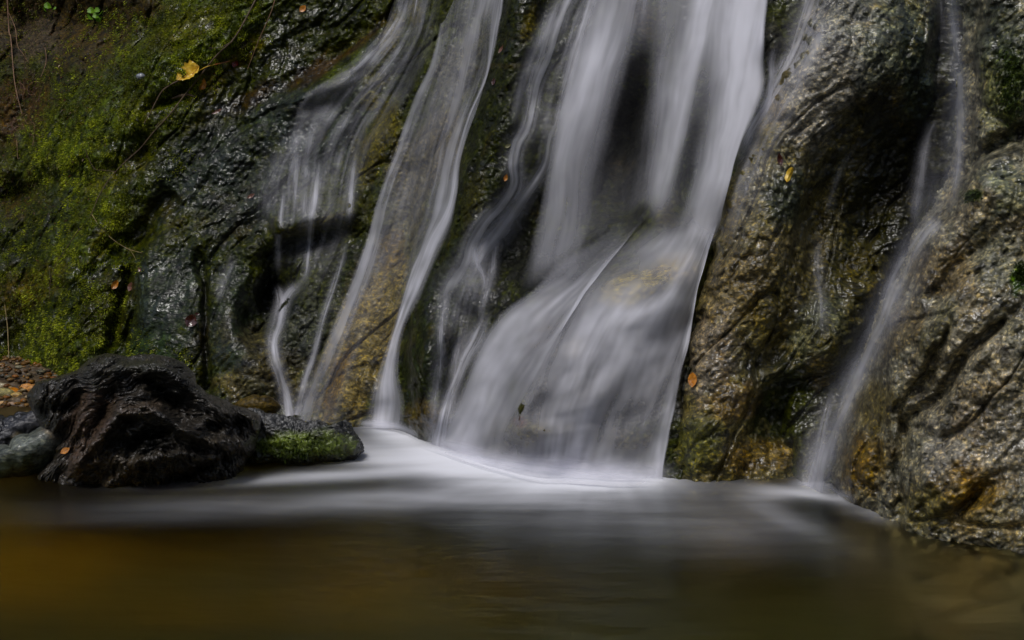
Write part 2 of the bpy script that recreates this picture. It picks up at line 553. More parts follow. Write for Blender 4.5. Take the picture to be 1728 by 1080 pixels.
# ---- cliff
gx = axis([(-1100, -80, 14), (-80, 1420, 2.2), (1420, 1680, 4), (1680, 2700, 16)])
gy = axis([(-1300, -40, 12), (-40, 830, 2.2), (830, 1130, 10)])
PX, PY = np.meshgrid(gx, gy)
Pb = place(PX, PY, cliff_depth(PX, PY))
wxn = 26 * fbm(Pb[..., 0] * 5, Pb[..., 1] * 5, Pb[..., 2] * 5, 3); wyn = 26 * fbm(Pb[..., 0] * 5 + 9, Pb[..., 1] * 5, Pb[..., 2] * 5 + 4, 3)
Yc = cliff_depth(PX, PY, True, wxn, wyn)
Pb = place(PX, PY, Yc)
calm = 1 - .72 * np.clip(ell(PX, PY, 275, 540, 60, 110, 12) + ell(PX, PY, 390, 570, 38, 90, 5), 0, 1)
under = np.clip(ell(PX, PY, 1150, 200, 230, 420, 0), 0, 1)
hf = foliation(Pb, 50, 2.0, 1.25) * (1 - .45 * under) * calm
mossy = np.clip(ell(PX, PY, 330, 60, 170, 75, -38) + ell(PX, PY, 170, 235, 170, 80, -35) + ell(PX, PY, 110, 480, 130, 190, 10), 0, 1)
d1, d2, hid = cells(Pb[..., 0] * 17 + 2 * wxn / 26, Pb[..., 1] * 17, Pb[..., 2] * 17 + 2 * wyn / 26)
e1, e2, hid2 = cells(Pb[..., 0] * 44, Pb[..., 1] * 44, Pb[..., 2] * 44 + wyn / 26)
hf = hf + mossy * (.026 * (1 - d1 * 1.1) + .009 * (1 - e1)) + mossy * .03 * fbm(Pb[..., 0] * 4, Pb[..., 1] * 4, Pb[..., 2] * 9, 2)
Yc = Yc - hf
PC = place(PX, PY, Yc)
cz = [
    (120, 40, 260, 70, 0, BROWN, .8), (60, 60, 60, 50, 0, (.10, .085, .07), .6), (40, 330, 120, 60, -20, BROWN, .8), (40, 190, 60, 70, 0, (.09, .05, .03), .7),
    (330, 70, 190, 80, -38, MOSS, 1), (150, 230, 150, 85, -35, MOSS, .95), (90, 420, 140, 110, -20, MOSSD, .9), (160, 380, 60, 110, 35, MOSS, .9), (120, 560, 110, 110, 10, MOSSD, 1), (110, 600, 90, 50, 0, MOSS, .45),
    (330, 45, 60, 28, -30, YEL, .45), (285, 70, 50, 24, 0, (.13, .115, .06), .6), (230, 190, 40, 22, -30, YEL, .3), (175, 400, 18, 60, 35, YEL, .55), (60, 480, 60, 26, -30, YEL, .45), (20, 500, 40, 40, 0, GOLD, .4), (200, 290, 60, 26, -30, (.14, .125, .06), .55),
    (420, 80, 46, 20, -35, YEL, .85), (380, 110, 46, 22, -35, YEL, .6), (340, 160, 40, 22, -30, (.11, .09, .03), .5),
    (500, 90, 200, 60, -38, (.030, .036, .010), .9), (570, 90, 120, 15, -36, REDB, .55), (430, 165, 60, 20, -36, REDB, .5), (600, 60, 60, 10, -36, MOSS, .4), (585, 110, 60, 10, -36, MOSS, .5),
    (360, 250, 130, 60, -40, DKG, .8), (300, 300, 60, 46, -40, SLAB, .7), (400, 330, 90, 90, 0, (.04, .048, .04), .8),
    (275, 540, 75, 130, 12, SLAB, 1), (390, 560, 60, 120, 5, SLAB, .9), (255, 600, 60, 40, 0, (.035, .055, .022), .7), (200, 540, 30, 60, 10, OLIVE, .8), (180, 520, 40, 60, 20, (.09, .08, .03), .45),
    (345, 560, 8, 130, 0, BLACK, .7), (395, 650, 34, 26, 0, TAN, .55), (435, 600, 30, 60, 0, (.10, .09, .06), .7), (425, 640, 40, 30, 0, (.12, .11, .08), .6),
    (520, 415, 90, 24, -12, BLACK, .75), (455, 500, 36, 60, 10, BLACK, .9), (500, 388, 40, 9, -12, (.13, .12, .05), .7), (560, 368, 40, 10, -20, (.12, .10, .045), .6),  # black zones paint the shade of the hollows into the rock colour
    (520, 230, 70, 90, -60, (.04, .05, .042), .9), (610, 160, 40, 130, 30, (.045, .058, .04), .8), (640, 240, 26, 70, 20, YEL, .45), (625, 170, 18, 20, 0, YEL, .5), (660, 60, 16, 40, 20, YEL, .5), (630, 130, 18, 24, 0, (.14, .13, .05), .5), (700, 20, 14, 26, 0, YEL, .4),
    (690, 120, 18, 60, 20, BLACK, .7), (740, 70, 26, 50, 20, (.12, .13, .08), .7), (780, 120, 40, 90, 15, (.15, .145, .11), .8), (745, 230, 40, 60, 15, (.17, .15, .10), .8), (700, 290, 50, 60, 15, (.15, .135, .09), .8), (690, 360, 34, 90, 15, (.13, .12, .08), .8),
    (600, 600, 70, 150, 16, TAN, .9), (640, 500, 36, 90, 20, TAN, .8), (655, 420, 22, 40, 20, GOLD, .6), (600, 450, 30, 60, 20, DKG, .7), (530, 560, 36, 80, 20, (.07, .075, .055), .8), (570, 640, 14, 60, 20, (.2, .12, .05), .5),
    (490, 570, 40, 60, 0, (.05, .055, .045), .7), (480, 640, 40, 60, 0, (.11, .095, .06), .7), (430, 684, 60, 14, 0, BROWN, .7),
    (850, 120, 50, 220, 12, (.022, .026, .008), 1), (800, 340, 50, 160, 20, (.026, .030, .010), 1), (730, 540, 46, 150, 8, (.020, .026, .007), 1), (712, 620, 40, 80, 0, (.020, .028, .005), .8), (718, 700, 34, 26, 0, GOLD, .55), (895, 40, 16, 30, 20, YEL, .6), (800, 330, 16, 50, 15, (.08, .07, .02), .4),
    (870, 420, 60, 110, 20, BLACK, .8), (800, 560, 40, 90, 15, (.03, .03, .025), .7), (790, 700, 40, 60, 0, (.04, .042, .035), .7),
    (1050, 240, 90, 190, 8, (.020, .020, .018), .9), (960, 60, 60, 90, 20, (.05, .055, .04), .8), (1085, 30, 26, 40, 0, (.10, .07, .05), .6), (1060, 50, 26, 24, 0, (.06, .075, .05), .6), (1170, 270, 40, 100, 12, (.035, .045, .028), .9),  # first zone puts the shade of the main fall's cavity into the colour
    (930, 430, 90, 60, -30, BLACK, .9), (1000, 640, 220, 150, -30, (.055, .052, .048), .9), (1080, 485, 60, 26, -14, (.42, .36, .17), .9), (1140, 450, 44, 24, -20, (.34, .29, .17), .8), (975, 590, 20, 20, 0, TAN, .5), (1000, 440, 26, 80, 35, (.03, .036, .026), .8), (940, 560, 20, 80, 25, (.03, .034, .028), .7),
    (895, 730, 44, 24, 0, (.20, .18, .09), .8), (880, 690, 12, 22, 10, (.05, .05, .012), .9), (876, 712, 12, 10, 0, (.10, .03, .015), .8), (1060, 750, 50, 26, 0, (.16, .14, .09), .5), (840, 740, 30, 30, 0, (.09, .085, .04), .6), (940, 730, 40, 20, 0, (.22, .19, .11), .6), (850, 600, 60, 60, 0, (.05, .052, .042), .6),
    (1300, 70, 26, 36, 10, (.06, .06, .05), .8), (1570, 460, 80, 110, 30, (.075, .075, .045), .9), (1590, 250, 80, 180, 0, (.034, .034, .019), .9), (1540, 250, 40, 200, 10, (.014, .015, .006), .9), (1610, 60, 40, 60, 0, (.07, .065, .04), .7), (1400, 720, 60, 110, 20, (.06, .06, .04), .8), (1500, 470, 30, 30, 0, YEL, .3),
]
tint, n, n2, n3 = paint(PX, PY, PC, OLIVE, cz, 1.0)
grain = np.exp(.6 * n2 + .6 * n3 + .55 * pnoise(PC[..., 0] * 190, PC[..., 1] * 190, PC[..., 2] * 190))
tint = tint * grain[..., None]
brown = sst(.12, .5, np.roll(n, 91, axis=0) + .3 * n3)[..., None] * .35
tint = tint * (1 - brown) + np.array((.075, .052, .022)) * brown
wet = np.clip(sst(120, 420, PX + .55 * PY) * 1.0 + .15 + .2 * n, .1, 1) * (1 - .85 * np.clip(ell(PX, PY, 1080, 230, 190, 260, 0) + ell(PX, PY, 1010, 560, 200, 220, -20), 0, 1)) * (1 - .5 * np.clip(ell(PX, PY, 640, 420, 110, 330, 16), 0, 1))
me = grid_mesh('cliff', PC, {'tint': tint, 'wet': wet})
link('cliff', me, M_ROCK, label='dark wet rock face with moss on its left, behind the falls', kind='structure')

# depth raster for things that lie on the rock
rx = np.arange(-120, 1860, 4.0); ry = np.arange(-400, 960, 4.0)
RX, RY = np.meshgrid(rx, ry)


def blur(A, k):
    A = np.pad(A, k, mode='edge')
    for ax in (0, 1):
        c = np.cumsum(np.insert(A, 0, 0, axis=ax), axis=ax)
        A = (np.take(c, range(2 * k + 1, c.shape[ax]), axis=ax) - np.take(c, range(0, c.shape[ax] - 2 * k - 1), axis=ax)) / (2 * k + 1)
    return A


def sample(A, px, py, x=rx, y=ry):
    fx = np.clip((np.asarray(px, float) - x[0]) / (x[1] - x[0]), 0, len(x) - 1.001); fy = np.clip((np.asarray(py, float) - y[0]) / (y[1] - y[0]), 0, len(y) - 1.001)
    i = fx.astype(int); j = fy.astype(int); u = fx - i; v = fy - j
    return (A[j, i] * (1 - u) + A[j, i + 1] * u) * (1 - v) + (A[j + 1, i] * (1 - u) + A[j + 1, i + 1] * u) * v


def resample_grid(A, gx_, gy_):
    ix = np.interp(rx, gx_, np.arange(len(gx_))); iy = np.interp(ry, gy_, np.arange(len(gy_)))
    IX, IY = np.meshgrid(ix, iy)
    i = np.clip(IX.astype(int), 0, len(gx_) - 2); j = np.clip(IY.astype(int), 0, len(gy_) - 2); u = IX - i; v = IY - j
    return (A[j, i] * (1 - u) + A[j, i + 1] * u) * (1 - v) + (A[j + 1, i] * (1 - u) + A[j + 1, i + 1] * u) * v


SURF = resample_grid(Yc, gx, gy)          # the true nearest rock surface
NOCAV = cliff_depth(RX, RY, False) - .035


# ---- boulders
def boulder(name, poly, depth, x0, x1, y0, y1, ang, zones, base, seed, label, rad=(70, .16), extra=None):
    ax = axis([(x0, min(x1, 1760), 2.3)] + ([(1760, x1, 14)] if x1 > 1760 else []))
    ay = axis([(-420, -30, 12), (-30, min(y1, 940), 2.3)] + ([(940, y1, 10)] if y1 > 940 else []))
    X, Y_ = np.meshgrid(ax, ay)
    P0 = place(X, Y_, 3.0)
    wx = 22 * fbm(P0[..., 0] * 7 + seed, P0[..., 1], P0[..., 2] * 7, 3); wy = 22 * fbm(P0[..., 0] * 7, P0[..., 1] + 5, P0[..., 2] * 7 + seed, 3)
    D = depth(X, Y_, X + wx, Y_ + wy)
    jag = 18 * fbm(P0[..., 0] * 14 + seed, P0[..., 1], P0[..., 2] * 14, 4, .6)
    er, sd = edge_round(X + jag, Y_ + jag * .5, poly, rad[0], rad[1])
    P1 = place(X, Y_, D)
    f = foliation(P1, ang, seed, 1.15, .88, .5)
    D = D + er - f
    Pn = place(X, Y_, D)
    t, n, n2, n3 = paint(X, Y_, Pn, base, zones, seed)
    t = t * np.exp(.7 * n2 + .7 * n3 + .55 * pnoise(Pn[..., 0] * 190, Pn[..., 1] * 190, Pn[..., 2] * 190))[..., None]
    br = sst(.05, .45, np.roll(n, 61, axis=0) + .35 * n3)[..., None] * .35
    t = t * (1 - br) + t * np.array((1.1, .85, .58)) * br
    w = np.clip(1.0 + .5 * n, .15, 1)
    keep = sd > -22
    mesh = grid_mesh(name, Pn, {'tint': t, 'wet': w}, keep=keep)
    o = link(name, mesh, M_BOULD, label=label, category='boulder')
    A = resample_grid(D, ax, ay)
    ok = (RX >= ax[0]) & (RX <= ax[-1]) & (RY >= ay[0]) & (RY <= ay[-1]) & (resample_grid(sd, ax, ay) > -10)
    global SURF
    SURF = np.where(ok, np.minimum(SURF, A), SURF)
    return o


z1 = [
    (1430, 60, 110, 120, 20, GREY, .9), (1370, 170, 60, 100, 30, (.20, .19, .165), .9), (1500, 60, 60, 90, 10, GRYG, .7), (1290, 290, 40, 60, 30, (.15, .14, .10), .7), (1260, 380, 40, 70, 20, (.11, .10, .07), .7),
    (1495, 330, 100, 220, 20, (.013, .013, .005), 1), (1560, 120, 40, 130, 0, DKG, .9), (1440, 480, 60, 90, 20, (.04, .036, .015), .8), (1320, 330, 34, 60, 10, (.02, .026, .018), .8), (1275, 230, 30, 60, 20, (.10, .09, .045), .6),  # near-black first zone: shade of the recessed right side painted in, plus algae
    (1240, 480, 60, 90, 15, (.12, .10, .065), .8), (1200, 600, 46, 80, 10, (.16, .14, .115), .75), (1300, 440, 40, 60, 10, (.13, .11, .07), .6), (1310, 560, 50, 60, -30, (.10, .085, .04), .7), (1290, 620, 70, 26, -40, BLACK, .7), (1380, 560, 50, 50, 0, GRYG, .6),
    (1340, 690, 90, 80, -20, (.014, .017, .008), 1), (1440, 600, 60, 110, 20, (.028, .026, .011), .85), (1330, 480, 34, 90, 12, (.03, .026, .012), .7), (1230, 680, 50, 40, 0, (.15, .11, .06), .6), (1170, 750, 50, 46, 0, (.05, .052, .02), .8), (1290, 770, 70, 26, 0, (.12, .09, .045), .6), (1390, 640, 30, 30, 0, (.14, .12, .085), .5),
    (1420, 290, 14, 60, 15, (.09, .09, .06), .5), (1190, 420, 20, 120, 12, (.10, .095, .06), .6),
]
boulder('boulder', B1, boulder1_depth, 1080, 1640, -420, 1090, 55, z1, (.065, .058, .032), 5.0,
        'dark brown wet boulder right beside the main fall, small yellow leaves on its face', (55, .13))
z2 = [
    (1690, 60, 60, 80, 0, DKG, .8), (1700, 150, 40, 70, 0, (.03, .045, .008), .8), (1670, 170, 26, 70, 0, (.12, .12, .07), .7), (1690, 320, 60, 50, 0, GRYG, .8), (1640, 360, 60, 26, -40, (.19, .17, .13), .8),
    (1600, 460, 60, 60, 30, (.11, .09, .06), .8), (1690, 450, 50, 60, 0, (.11, .11, .085), .7), (1660, 620, 100, 90, 30, (.19, .175, .14), .9), (1560, 640, 50, 90, 30, (.16, .145, .11), .8), (1690, 760, 60, 80, 0, (.20, .185, .155), .8),
    (1600, 750, 50, 80, 0, (.17, .16, .14), .8), (1460, 790, 46, 70, 10, (.075, .055, .024), .95), (1480, 690, 40, 50, 20, (.09, .075, .035), .8), (1640, 840, 90, 50, -20, (.14, .10, .045), .85), (1560, 860, 50, 40, 0, (.09, .08, .04), .8),
    (1520, 560, 30, 60, 30, (.08, .065, .04), .7), (1640, 330, 18, 10, 0, (.03, .06, .006), .9), (1722, 470, 16, 22, 0, (.04, .09, .006), .9), (1700, 260, 40, 16, -40, BLACK, .6), (1680, 890, 90, 30, 15, (.17, .15, .10), .6),
    (1600, 700, 14, 60, 10, BLACK, .4), (1580, 560, 20, 60, 35, (.045, .045, .02), .6),
]
boulder('boulder', B2, boulder2_depth, 1370, 2500, -420, 1180, 60, z2, (.125, .12, .095), 8.0,
        'pale grey and tan rough boulder at the far right edge, right of the thin fall', (38, .11))
SMOOTH = blur(SURF, 3)
NEAR = SURF.copy()
for _k in range(6):
    for _a in (0, 1):
        NEAR = np.minimum(NEAR, np.minimum(np.roll(NEAR, 1, _a), np.roll(NEAR, -1, _a)))
NEAR = blur(NEAR, 5)


def rock_at(px, py):
    return sample(SURF, px, py)


# ------------------------------------------------------------------ falling water
def catmull(pts, n):
    p = np.array(pts, float)
    d = np.concatenate([[0], np.cumsum(np.hypot(*np.diff(p[:, :2], axis=0).T))])
    t = np.linspace(0, d[-1], n)
    out = []
    for c in range(p.shape[1]):
        m = np.gradient(p[:, c], d)
        k = np.clip(np.searchsorted(d, t, side='right') - 1, 0, len(d) - 2)
        h = d[k + 1] - d[k]; s = (t - d[k]) / h
        out.append((2 * s**3 - 3 * s**2 + 1) * p[k, c] + (s**3 - 2 * s**2 + s) * h * m[k] + (-2 * s**3 + 3 * s**2) * p[k + 1, c] + (s**3 - s**2) * h * m[k + 1])
    return np.array(out).T, d[-1]


def water_sheet(lines, dens, off=.012, surf=None, streak=1.0, freq=.16, edge=(.06, .06), ends=(0, .0), seed=0.0, label='', contrast=1.0, step=1.6, wander=3.0, gain=1.0, lift=None, patch=.35, hair=.28):
    surf = SMOOTH if surf is None else surf
    C = []
    L = 0
    for ln, dn in zip(lines, dens):
        t = np.linspace(0, 1, len(dn))
        pts, l = catmull(ln, 260)
        L = max(L, l)
        dd = np.interp(np.linspace(0, 1, 260), t, dn)
        C.append(np.concatenate([pts, dd[:, None]], 1))
    C = np.array(C)                       # lines, 260, 3
    K = len(C)
    widths = [np.hypot(*(C[i + 1, :, :2] - C[i, :, :2]).mean(0)) for i in range(K - 1)]
    widths = [max(w, np.hypot(*(C[i + 1, :, :2] - C[i, :, :2]).T).max() * .8) for i, w in enumerate(widths)]
    cum = np.concatenate([[0], np.cumsum(widths)])
    M = int(max(8, cum[-1] / step)); NV = int(max(12, L / 4.0))
    u = np.linspace(0, cum[-1], M); v = np.linspace(0, 259, NV)
    k = np.clip(np.searchsorted(cum, u, side='right') - 1, 0, K - 2)
    f = (u - cum[k]) / (cum[k + 1] - cum[k])
    # smooth across lines (catmull-rom in u)
    km = np.clip(k - 1, 0, K - 1); kp = np.clip(k + 2, 0, K - 1)
    f_ = f[:, None, None]
    p0, p1, p2, p3 = C[km], C[k], C[k + 1], C[kp]
    S = .5 * ((2 * p1) + (-p0 + p2) * f_ + (2 * p0 - 5 * p1 + 4 * p2 - p3) * f_**2 + (-p0 + 3 * p1 - 3 * p2 + p3) * f_**3)
    S[..., 2] = (p1 * (1 - f_) + p2 * f_)[..., 2] * .5 + np.clip(S[..., 2], 0, 2) * .5
    vi = np.clip(v.astype(int), 0, 258); vf = (v - vi)[None, :, None]
    S = S[:, vi] * (1 - vf) + S[:, vi + 1] * vf       # M, NV, 3
    U, V = np.meshgrid(u, v / 259 * L, indexing='ij')
    wn = fbm(U * .012 + seed, V * .010, np.zeros_like(U) + seed, 2)
    X = S[..., 0] + wander * wn; Yp = S[..., 1]
    Uw = U + 10 * wn
    s1 = fbm(Uw * freq, V * .0035 + seed, np.zeros_like(U) + 3.3 + seed, 3, .6)
    s2 = fbm(Uw * freq * .35, V * .0028, np.zeros_like(U) + 8.1 + seed, 2, .6)
    s3 = pnoise(Uw * freq * 3.0, V * .007, np.zeros_like(U) + seed)
    st = 1 + streak * (.95 * s1 + .85 * s2 + hair * s3) * contrast
    uu = U / cum[-1]; vv = V / L
    e = sst(0, max(edge[0], 1e-4), uu) * sst(0, max(edge[1], 1e-4), 1 - uu)
    if ends[0] > 0:
        e = e * sst(0, ends[0], vv)
    if ends[1] > 0:
        e = e * sst(0, ends[1], 1 - vv)
    pat = 1 + patch * (1.1 * fbm(Uw * .03, V * .016 + seed * 3, np.zeros_like(U) + seed, 3) + .6 * pnoise(Uw * .09, V * .03, np.zeros_like(U) + seed))
    a = S[..., 2] * np.clip(st, .05, 3) * np.clip(pat, .15, 2) * e * gain
    a = np.clip(np.where(a > .6, .6 + .34 * np.tanh((a - .6) / .34), a), 0, .95)
    D = sample(surf, X, Yp) - off
    if lift is not None:
        D = D - lift * np.sin(np.pi * np.clip(vv, 0, 1))
    D = D - .006 * s2
    P = place(X, Yp, D)
    me = grid_mesh('waterfall', P.transpose(1, 0, 2), {'veil': a.T})
    return link('waterfall', me, M_VEIL, label=label, kind='structure')


def strand(pts, widths, dens, **kw):
    """A narrow run of water along a line."""
    p = np.array(pts, float); t = np.gradient(p, axis=0); t /= np.linalg.norm(t, axis=1)[:, None]
    nrm = np.stack([-t[:, 1], t[:, 0]], 1)
    w = np.interp(np.linspace(0, 1, len(p)), np.linspace(0, 1, len(widths)), widths)
    lines = [p + nrm * (w * k)[:, None] for k in (.5, .25, 0, -.25, -.5)]
    d = np.array(dens, float)
    kw.setdefault('edge', (.5, .5)); kw.setdefault('freq', .22); kw.setdefault('patch', .6); kw.setdefault('wander', 5)
    lines = [p + nrm * (w * k)[:, None] for k in (1.3, .62, .26, 0, -.26, -.62, -1.3)]
    return water_sheet([l.tolist() for l in lines], [d * .15, d * .30, d * .8, d * .95, d * .8, d * .30, d * .15], **kw)


# left veil
water_sheet([
    [(676, -40), (655, 30), (612, 84), (556, 128), (508, 160), (486, 230), (474, 310), (468, 400), (466, 490)],
    [(700, -40), (680, 40), (630, 110), (575, 165), (540, 220), (520, 310), (512, 390), (505, 440), (485, 500)],
    [(728, -40), (705, 60), (660, 140), (612, 215), (585, 290), (570, 370), (545, 440), (520, 500), (500, 580)],
    [(755, -40), (735, 60), (700, 150), (655, 240), (625, 310), (600, 380), (580, 440), (550, 530), (525, 610)]],
    [[.35, .42, .34, .28, .25, .22, .10, 0], [.35, .40, .38, .38, .42, .40, .15, .05], [.28, .28, .25, .25, .18, .12, .06, .05], [.25, .25, .12, .08, .06, .06, .05, .0]],
    off=.016, edge=(.10, .2), freq=.11, seed=1.0, streak=1.6, patch=.9, gain=.44, ends=(0, .22), label='thin fanning veil of water on the dark rock, left of the long left stream', wander=8)
strand([(538, 250), (530, 330), (524, 380), (520, 430), (512, 470), (490, 490)], [14, 10, 8, 16], [.15, .5, .45, .3], seed=2, ends=(.2, .3), label='thin trickle dropping over the dark hollow in the left rock')
strand([(588, 380), (580, 430), (565, 480), (545, 540), (530, 600), (512, 650), (500, 700)], [8, 10, 10, 14], [.3, .35, .35, .5], seed=2.5, ends=(.3, 0), label='faint trickle left of the long left stream, ending at the log')
strand([(466, 478), (474, 505), (470, 540), (460, 575), (462, 600), (474, 635), (482, 670), (487, 702)], [10, 18, 14, 14, 22], [.5, .6, .75, .7], seed=3, ends=(.08, 0), label='small bright trickle meeting the pool just behind the mossy rock')
strand([(515, 470), (490, 495), (474, 530), (470, 560)], [14, 16, 12], [.3, .5, .3], seed=3.4, ends=(.3, .3), label='short slanting trickle joining the small bright one behind the log')
for _p, _w, _d, _l in (([(482, 290), (474, 350), (469, 410), (467, 470)], [8, 9, 10], [.2, .35, .2], 'hair-thin trickle at the left side of the fanning veil'),
                       ([(508, 240), (500, 310), (495, 390)], [9, 10, 9], [.25, .4, .1], 'short thin trickle in the left half of the fanning veil'),
                       ([(602, 240), (594, 310), (587, 385)], [9, 10, 12], [.15, .4, .25], 'short thin trickle in the right half of the fanning veil'),
                       ([(520, 205), (478, 262), (456, 330), (450, 400)], [30, 40, 36], [.1, .14, .06], 'very faint film of water left of the fanning veil'),
                       ([(400, 430), (378, 470), (362, 520)], [14, 18, 12], [.1, .18, .05], 'very faint film of water on the smooth green slab')):
    strand(_p, _w, _d, seed=_w[0] + _p[0][0] * .01, ends=(.3, .3), label=_l)
# long left stream
water_sheet([
    [(742, 40), (727, 100), (697, 165), (667, 250), (647, 300), (633, 345), (618, 400), (596, 460), (566, 530), (536, 600), (512, 655), (496, 710)],
    [(752, 30), (737, 105), (708, 175), (680, 255), (660, 305), (645, 350), (630, 410), (610, 470), (584, 540), (556, 610), (532, 660), (518, 712)],
    [(790, -40), (768, 80), (742, 180), (712, 280), (690, 360), (668, 430), (645, 500), (622, 570), (600, 630), (578, 716)],
    [(822, -40), (802, 60), (780, 160), (750, 250), (735, 320), (715, 400), (690, 460), (668, 530), (645, 600), (625, 660), (615, 720)],
    [(846, -40), (830, 50), (818, 130), (788, 200), (768, 270), (755, 345), (722, 410), (702, 460), (680, 520), (658, 590), (645, 650), (636, 722)],
    [(856, -40), (843, 40), (834, 95), (816, 150), (797, 210), (778, 270), (772, 330), (761, 385), (737, 440), (712, 500), (688, 545), (676, 590), (674, 630), (686, 680), (684, 724)]],
    [[.35, .75, .75, .75, .65, .5, .45, .35, .35], [.2, .35, .35, .35, .45, .45, .35, .3, .35], [.3, .25, .3, .22, .18, .14, .05, .02, .03], [.6, .5, .45, .35, .35, .22, .10, .05, .15],
     [.95, .85, .8, .75, .85, .85, .9, .85, .85], [.7, .6, .35, .45, .5, .5, .6, .5, .5]],
    off=.014, edge=(.08, .12), freq=.09, seed=4.0, streak=.95, gain=.64, label='long translucent left stream running over tan rock', wander=4)
# centre strands
strand([(972, -40), (938, 45), (920, 100), (905, 140), (898, 180), (890, 215), (874, 245), (868, 285), (870, 305), (850, 345), (822, 375), (802, 410), (790, 450), (772, 480), (752, 530), (748, 580)],
       [34, 34, 26, 26, 22, 26, 40, 30], [.45, .5, .55, .55, .7, .6, .5, .25], seed=5, ends=(0, .2), freq=.15, label='winding narrow strand of water left of the main fall')
strand([(1010, -40), (978, 50), (955, 130), (938, 190), (926, 235), (917, 280), (884, 330), (852, 380), (818, 425), (802, 460), (796, 520)],
       [26, 26, 34, 26, 26, 34, 26, 16], [.4, .5, .35, .45, .55, .5, .3], seed=6, ends=(0, .25), freq=.15, label='second winding strand squeezed against the main fall')
strand([(800, 400), (806, 440), (816, 480), (808, 500)], [12, 10, 8], [.25, .4, .2], seed=6.6, ends=(.3, .3), label='tiny side trickle in the dark rock left of the main fall')
strand([(822, 520), (808, 560), (786, 600), (770, 640), (752, 690), (742, 740), (736, 775)], [20, 22, 18, 26, 40], [.3, .5, .5, .55, .6], seed=7, ends=(.2, 0), label='low strand reaching the pool at the left foot of the main fall')
strand([(760, 470), (748, 540), (744, 610), (734, 680), (728, 760)], [12, 16, 18, 16], [.2, .3, .35, .4], seed=7.4, ends=(.25, 0), label='faint strand beside the dark mossy rib at the pool')
for _p, _w, _d, _l in (([(905, 290), (862, 350), (818, 410), (796, 470), (776, 540), (760, 620)], [16, 30, 34, 26], [.10, .26, .24, .2, .1], 'broad faint film beside the winding strands'),
                       ([(838, 372), (832, 420), (826, 470), (815, 520), (812, 560)], [12, 14, 14, 10], [.15, .35, .3, .1], 'short broken trickle right of the winding strands'),
                       ([(790, 540), (776, 590), (768, 640), (756, 700), (742, 760)], [14, 18, 20, 26], [.2, .35, .4, .35], 'broken low trickle between dark rib and main fall'),
                       ([(870, 240), (884, 300), (868, 360), (846, 400)], [8, 10, 12], [.1, .25, .1], 'thin side thread on the edge of the dark rib'),
                       ([(948, -20), (912, 60), (884, 130), (872, 190), (868, 230)], [20, 20, 16], [.18, .22, .1], 'faint upper thread left of the winding strands')):
    strand(_p, _w, _d, seed=_w[0] * .7 + _p[0][0] * .01, ends=(.25, .3), label=_l)
# main fall, upper free part
MAINOFF = NOCAV
water_sheet([
    [(1000, -60), (968, 70), (947, 150), (932, 220), (920, 290), (905, 370), (886, 440), (868, 500)],
    [(1045, -60), (1010, 70), (985, 150), (965, 220), (950, 290), (940, 380), (926, 440), (908, 492)],
    [(1080, -60), (1052, 70), (1032, 130), (1010, 220), (992, 300), (985, 380), (972, 430), (955, 468)],
    [(1092, -60), (1068, 80), (1052, 150), (1034, 220), (1016, 300), (1006, 380), (996, 415), (988, 440)],
    [(1112, -60), (1096, 80), (1090, 150), (1082, 220), (1072, 300), (1058, 380), (1050, 400)],
    [(1165, -60), (1142, 60), (1125, 130), (1115, 210), (1100, 300), (1085, 380)],
    [(1204, -60), (1180, 60), (1164, 130), (1148, 210), (1128, 300), (1105, 390)],
    [(1218, -60), (1196, 60), (1180, 130), (1165, 210), (1146, 300), (1120, 395)],
    [(1224, -60), (1205, 60), (1195, 140), (1182, 220), (1165, 300), (1135, 400)],
    [(1256, -60), (1237, 70), (1225, 150), (1210, 230), (1195, 290), (1160, 400)],
    [(1290, -60), (1272, 60), (1262, 120), (1250, 190), (1235, 250), (1222, 310), (1190, 420)],
    [(1308, -60), (1294, 40), (1290, 100), (1292, 140), (1276, 190), (1252, 240), (1230, 310), (1208, 420)]],
    [[.26, .40, .5, .5, .36, .24, .2], [.45, .55, .72, .6, .45, .36, .3, .3], [.40, .42, .46, .40, .3, .24, .25, .3], [.38, .18, .03, .02, .03, .10, .2], [.38, .25, .04, .02, .03, .08, .15], [.5, .45, .5, .45, .35, .2],
     [.85, .8, .75, .65, .55, .35], [.6, .5, .26, .12, .12, .2], [.6, .5, .26, .12, .12, .2], [.88, .85, .85, .8, .7, .6], [1, 1, .95, .92, .88, .8], [.8, .9, .92, .85, .9, .8]],
    off=.03, surf=MAINOFF, edge=(.07, .04), ends=(0, .14), freq=.045, hair=.10, streak=.62, patch=.12, gain=.92, seed=9.0, label='wide bright main fall, upper free-falling part', wander=4, step=2.0, lift=.05)
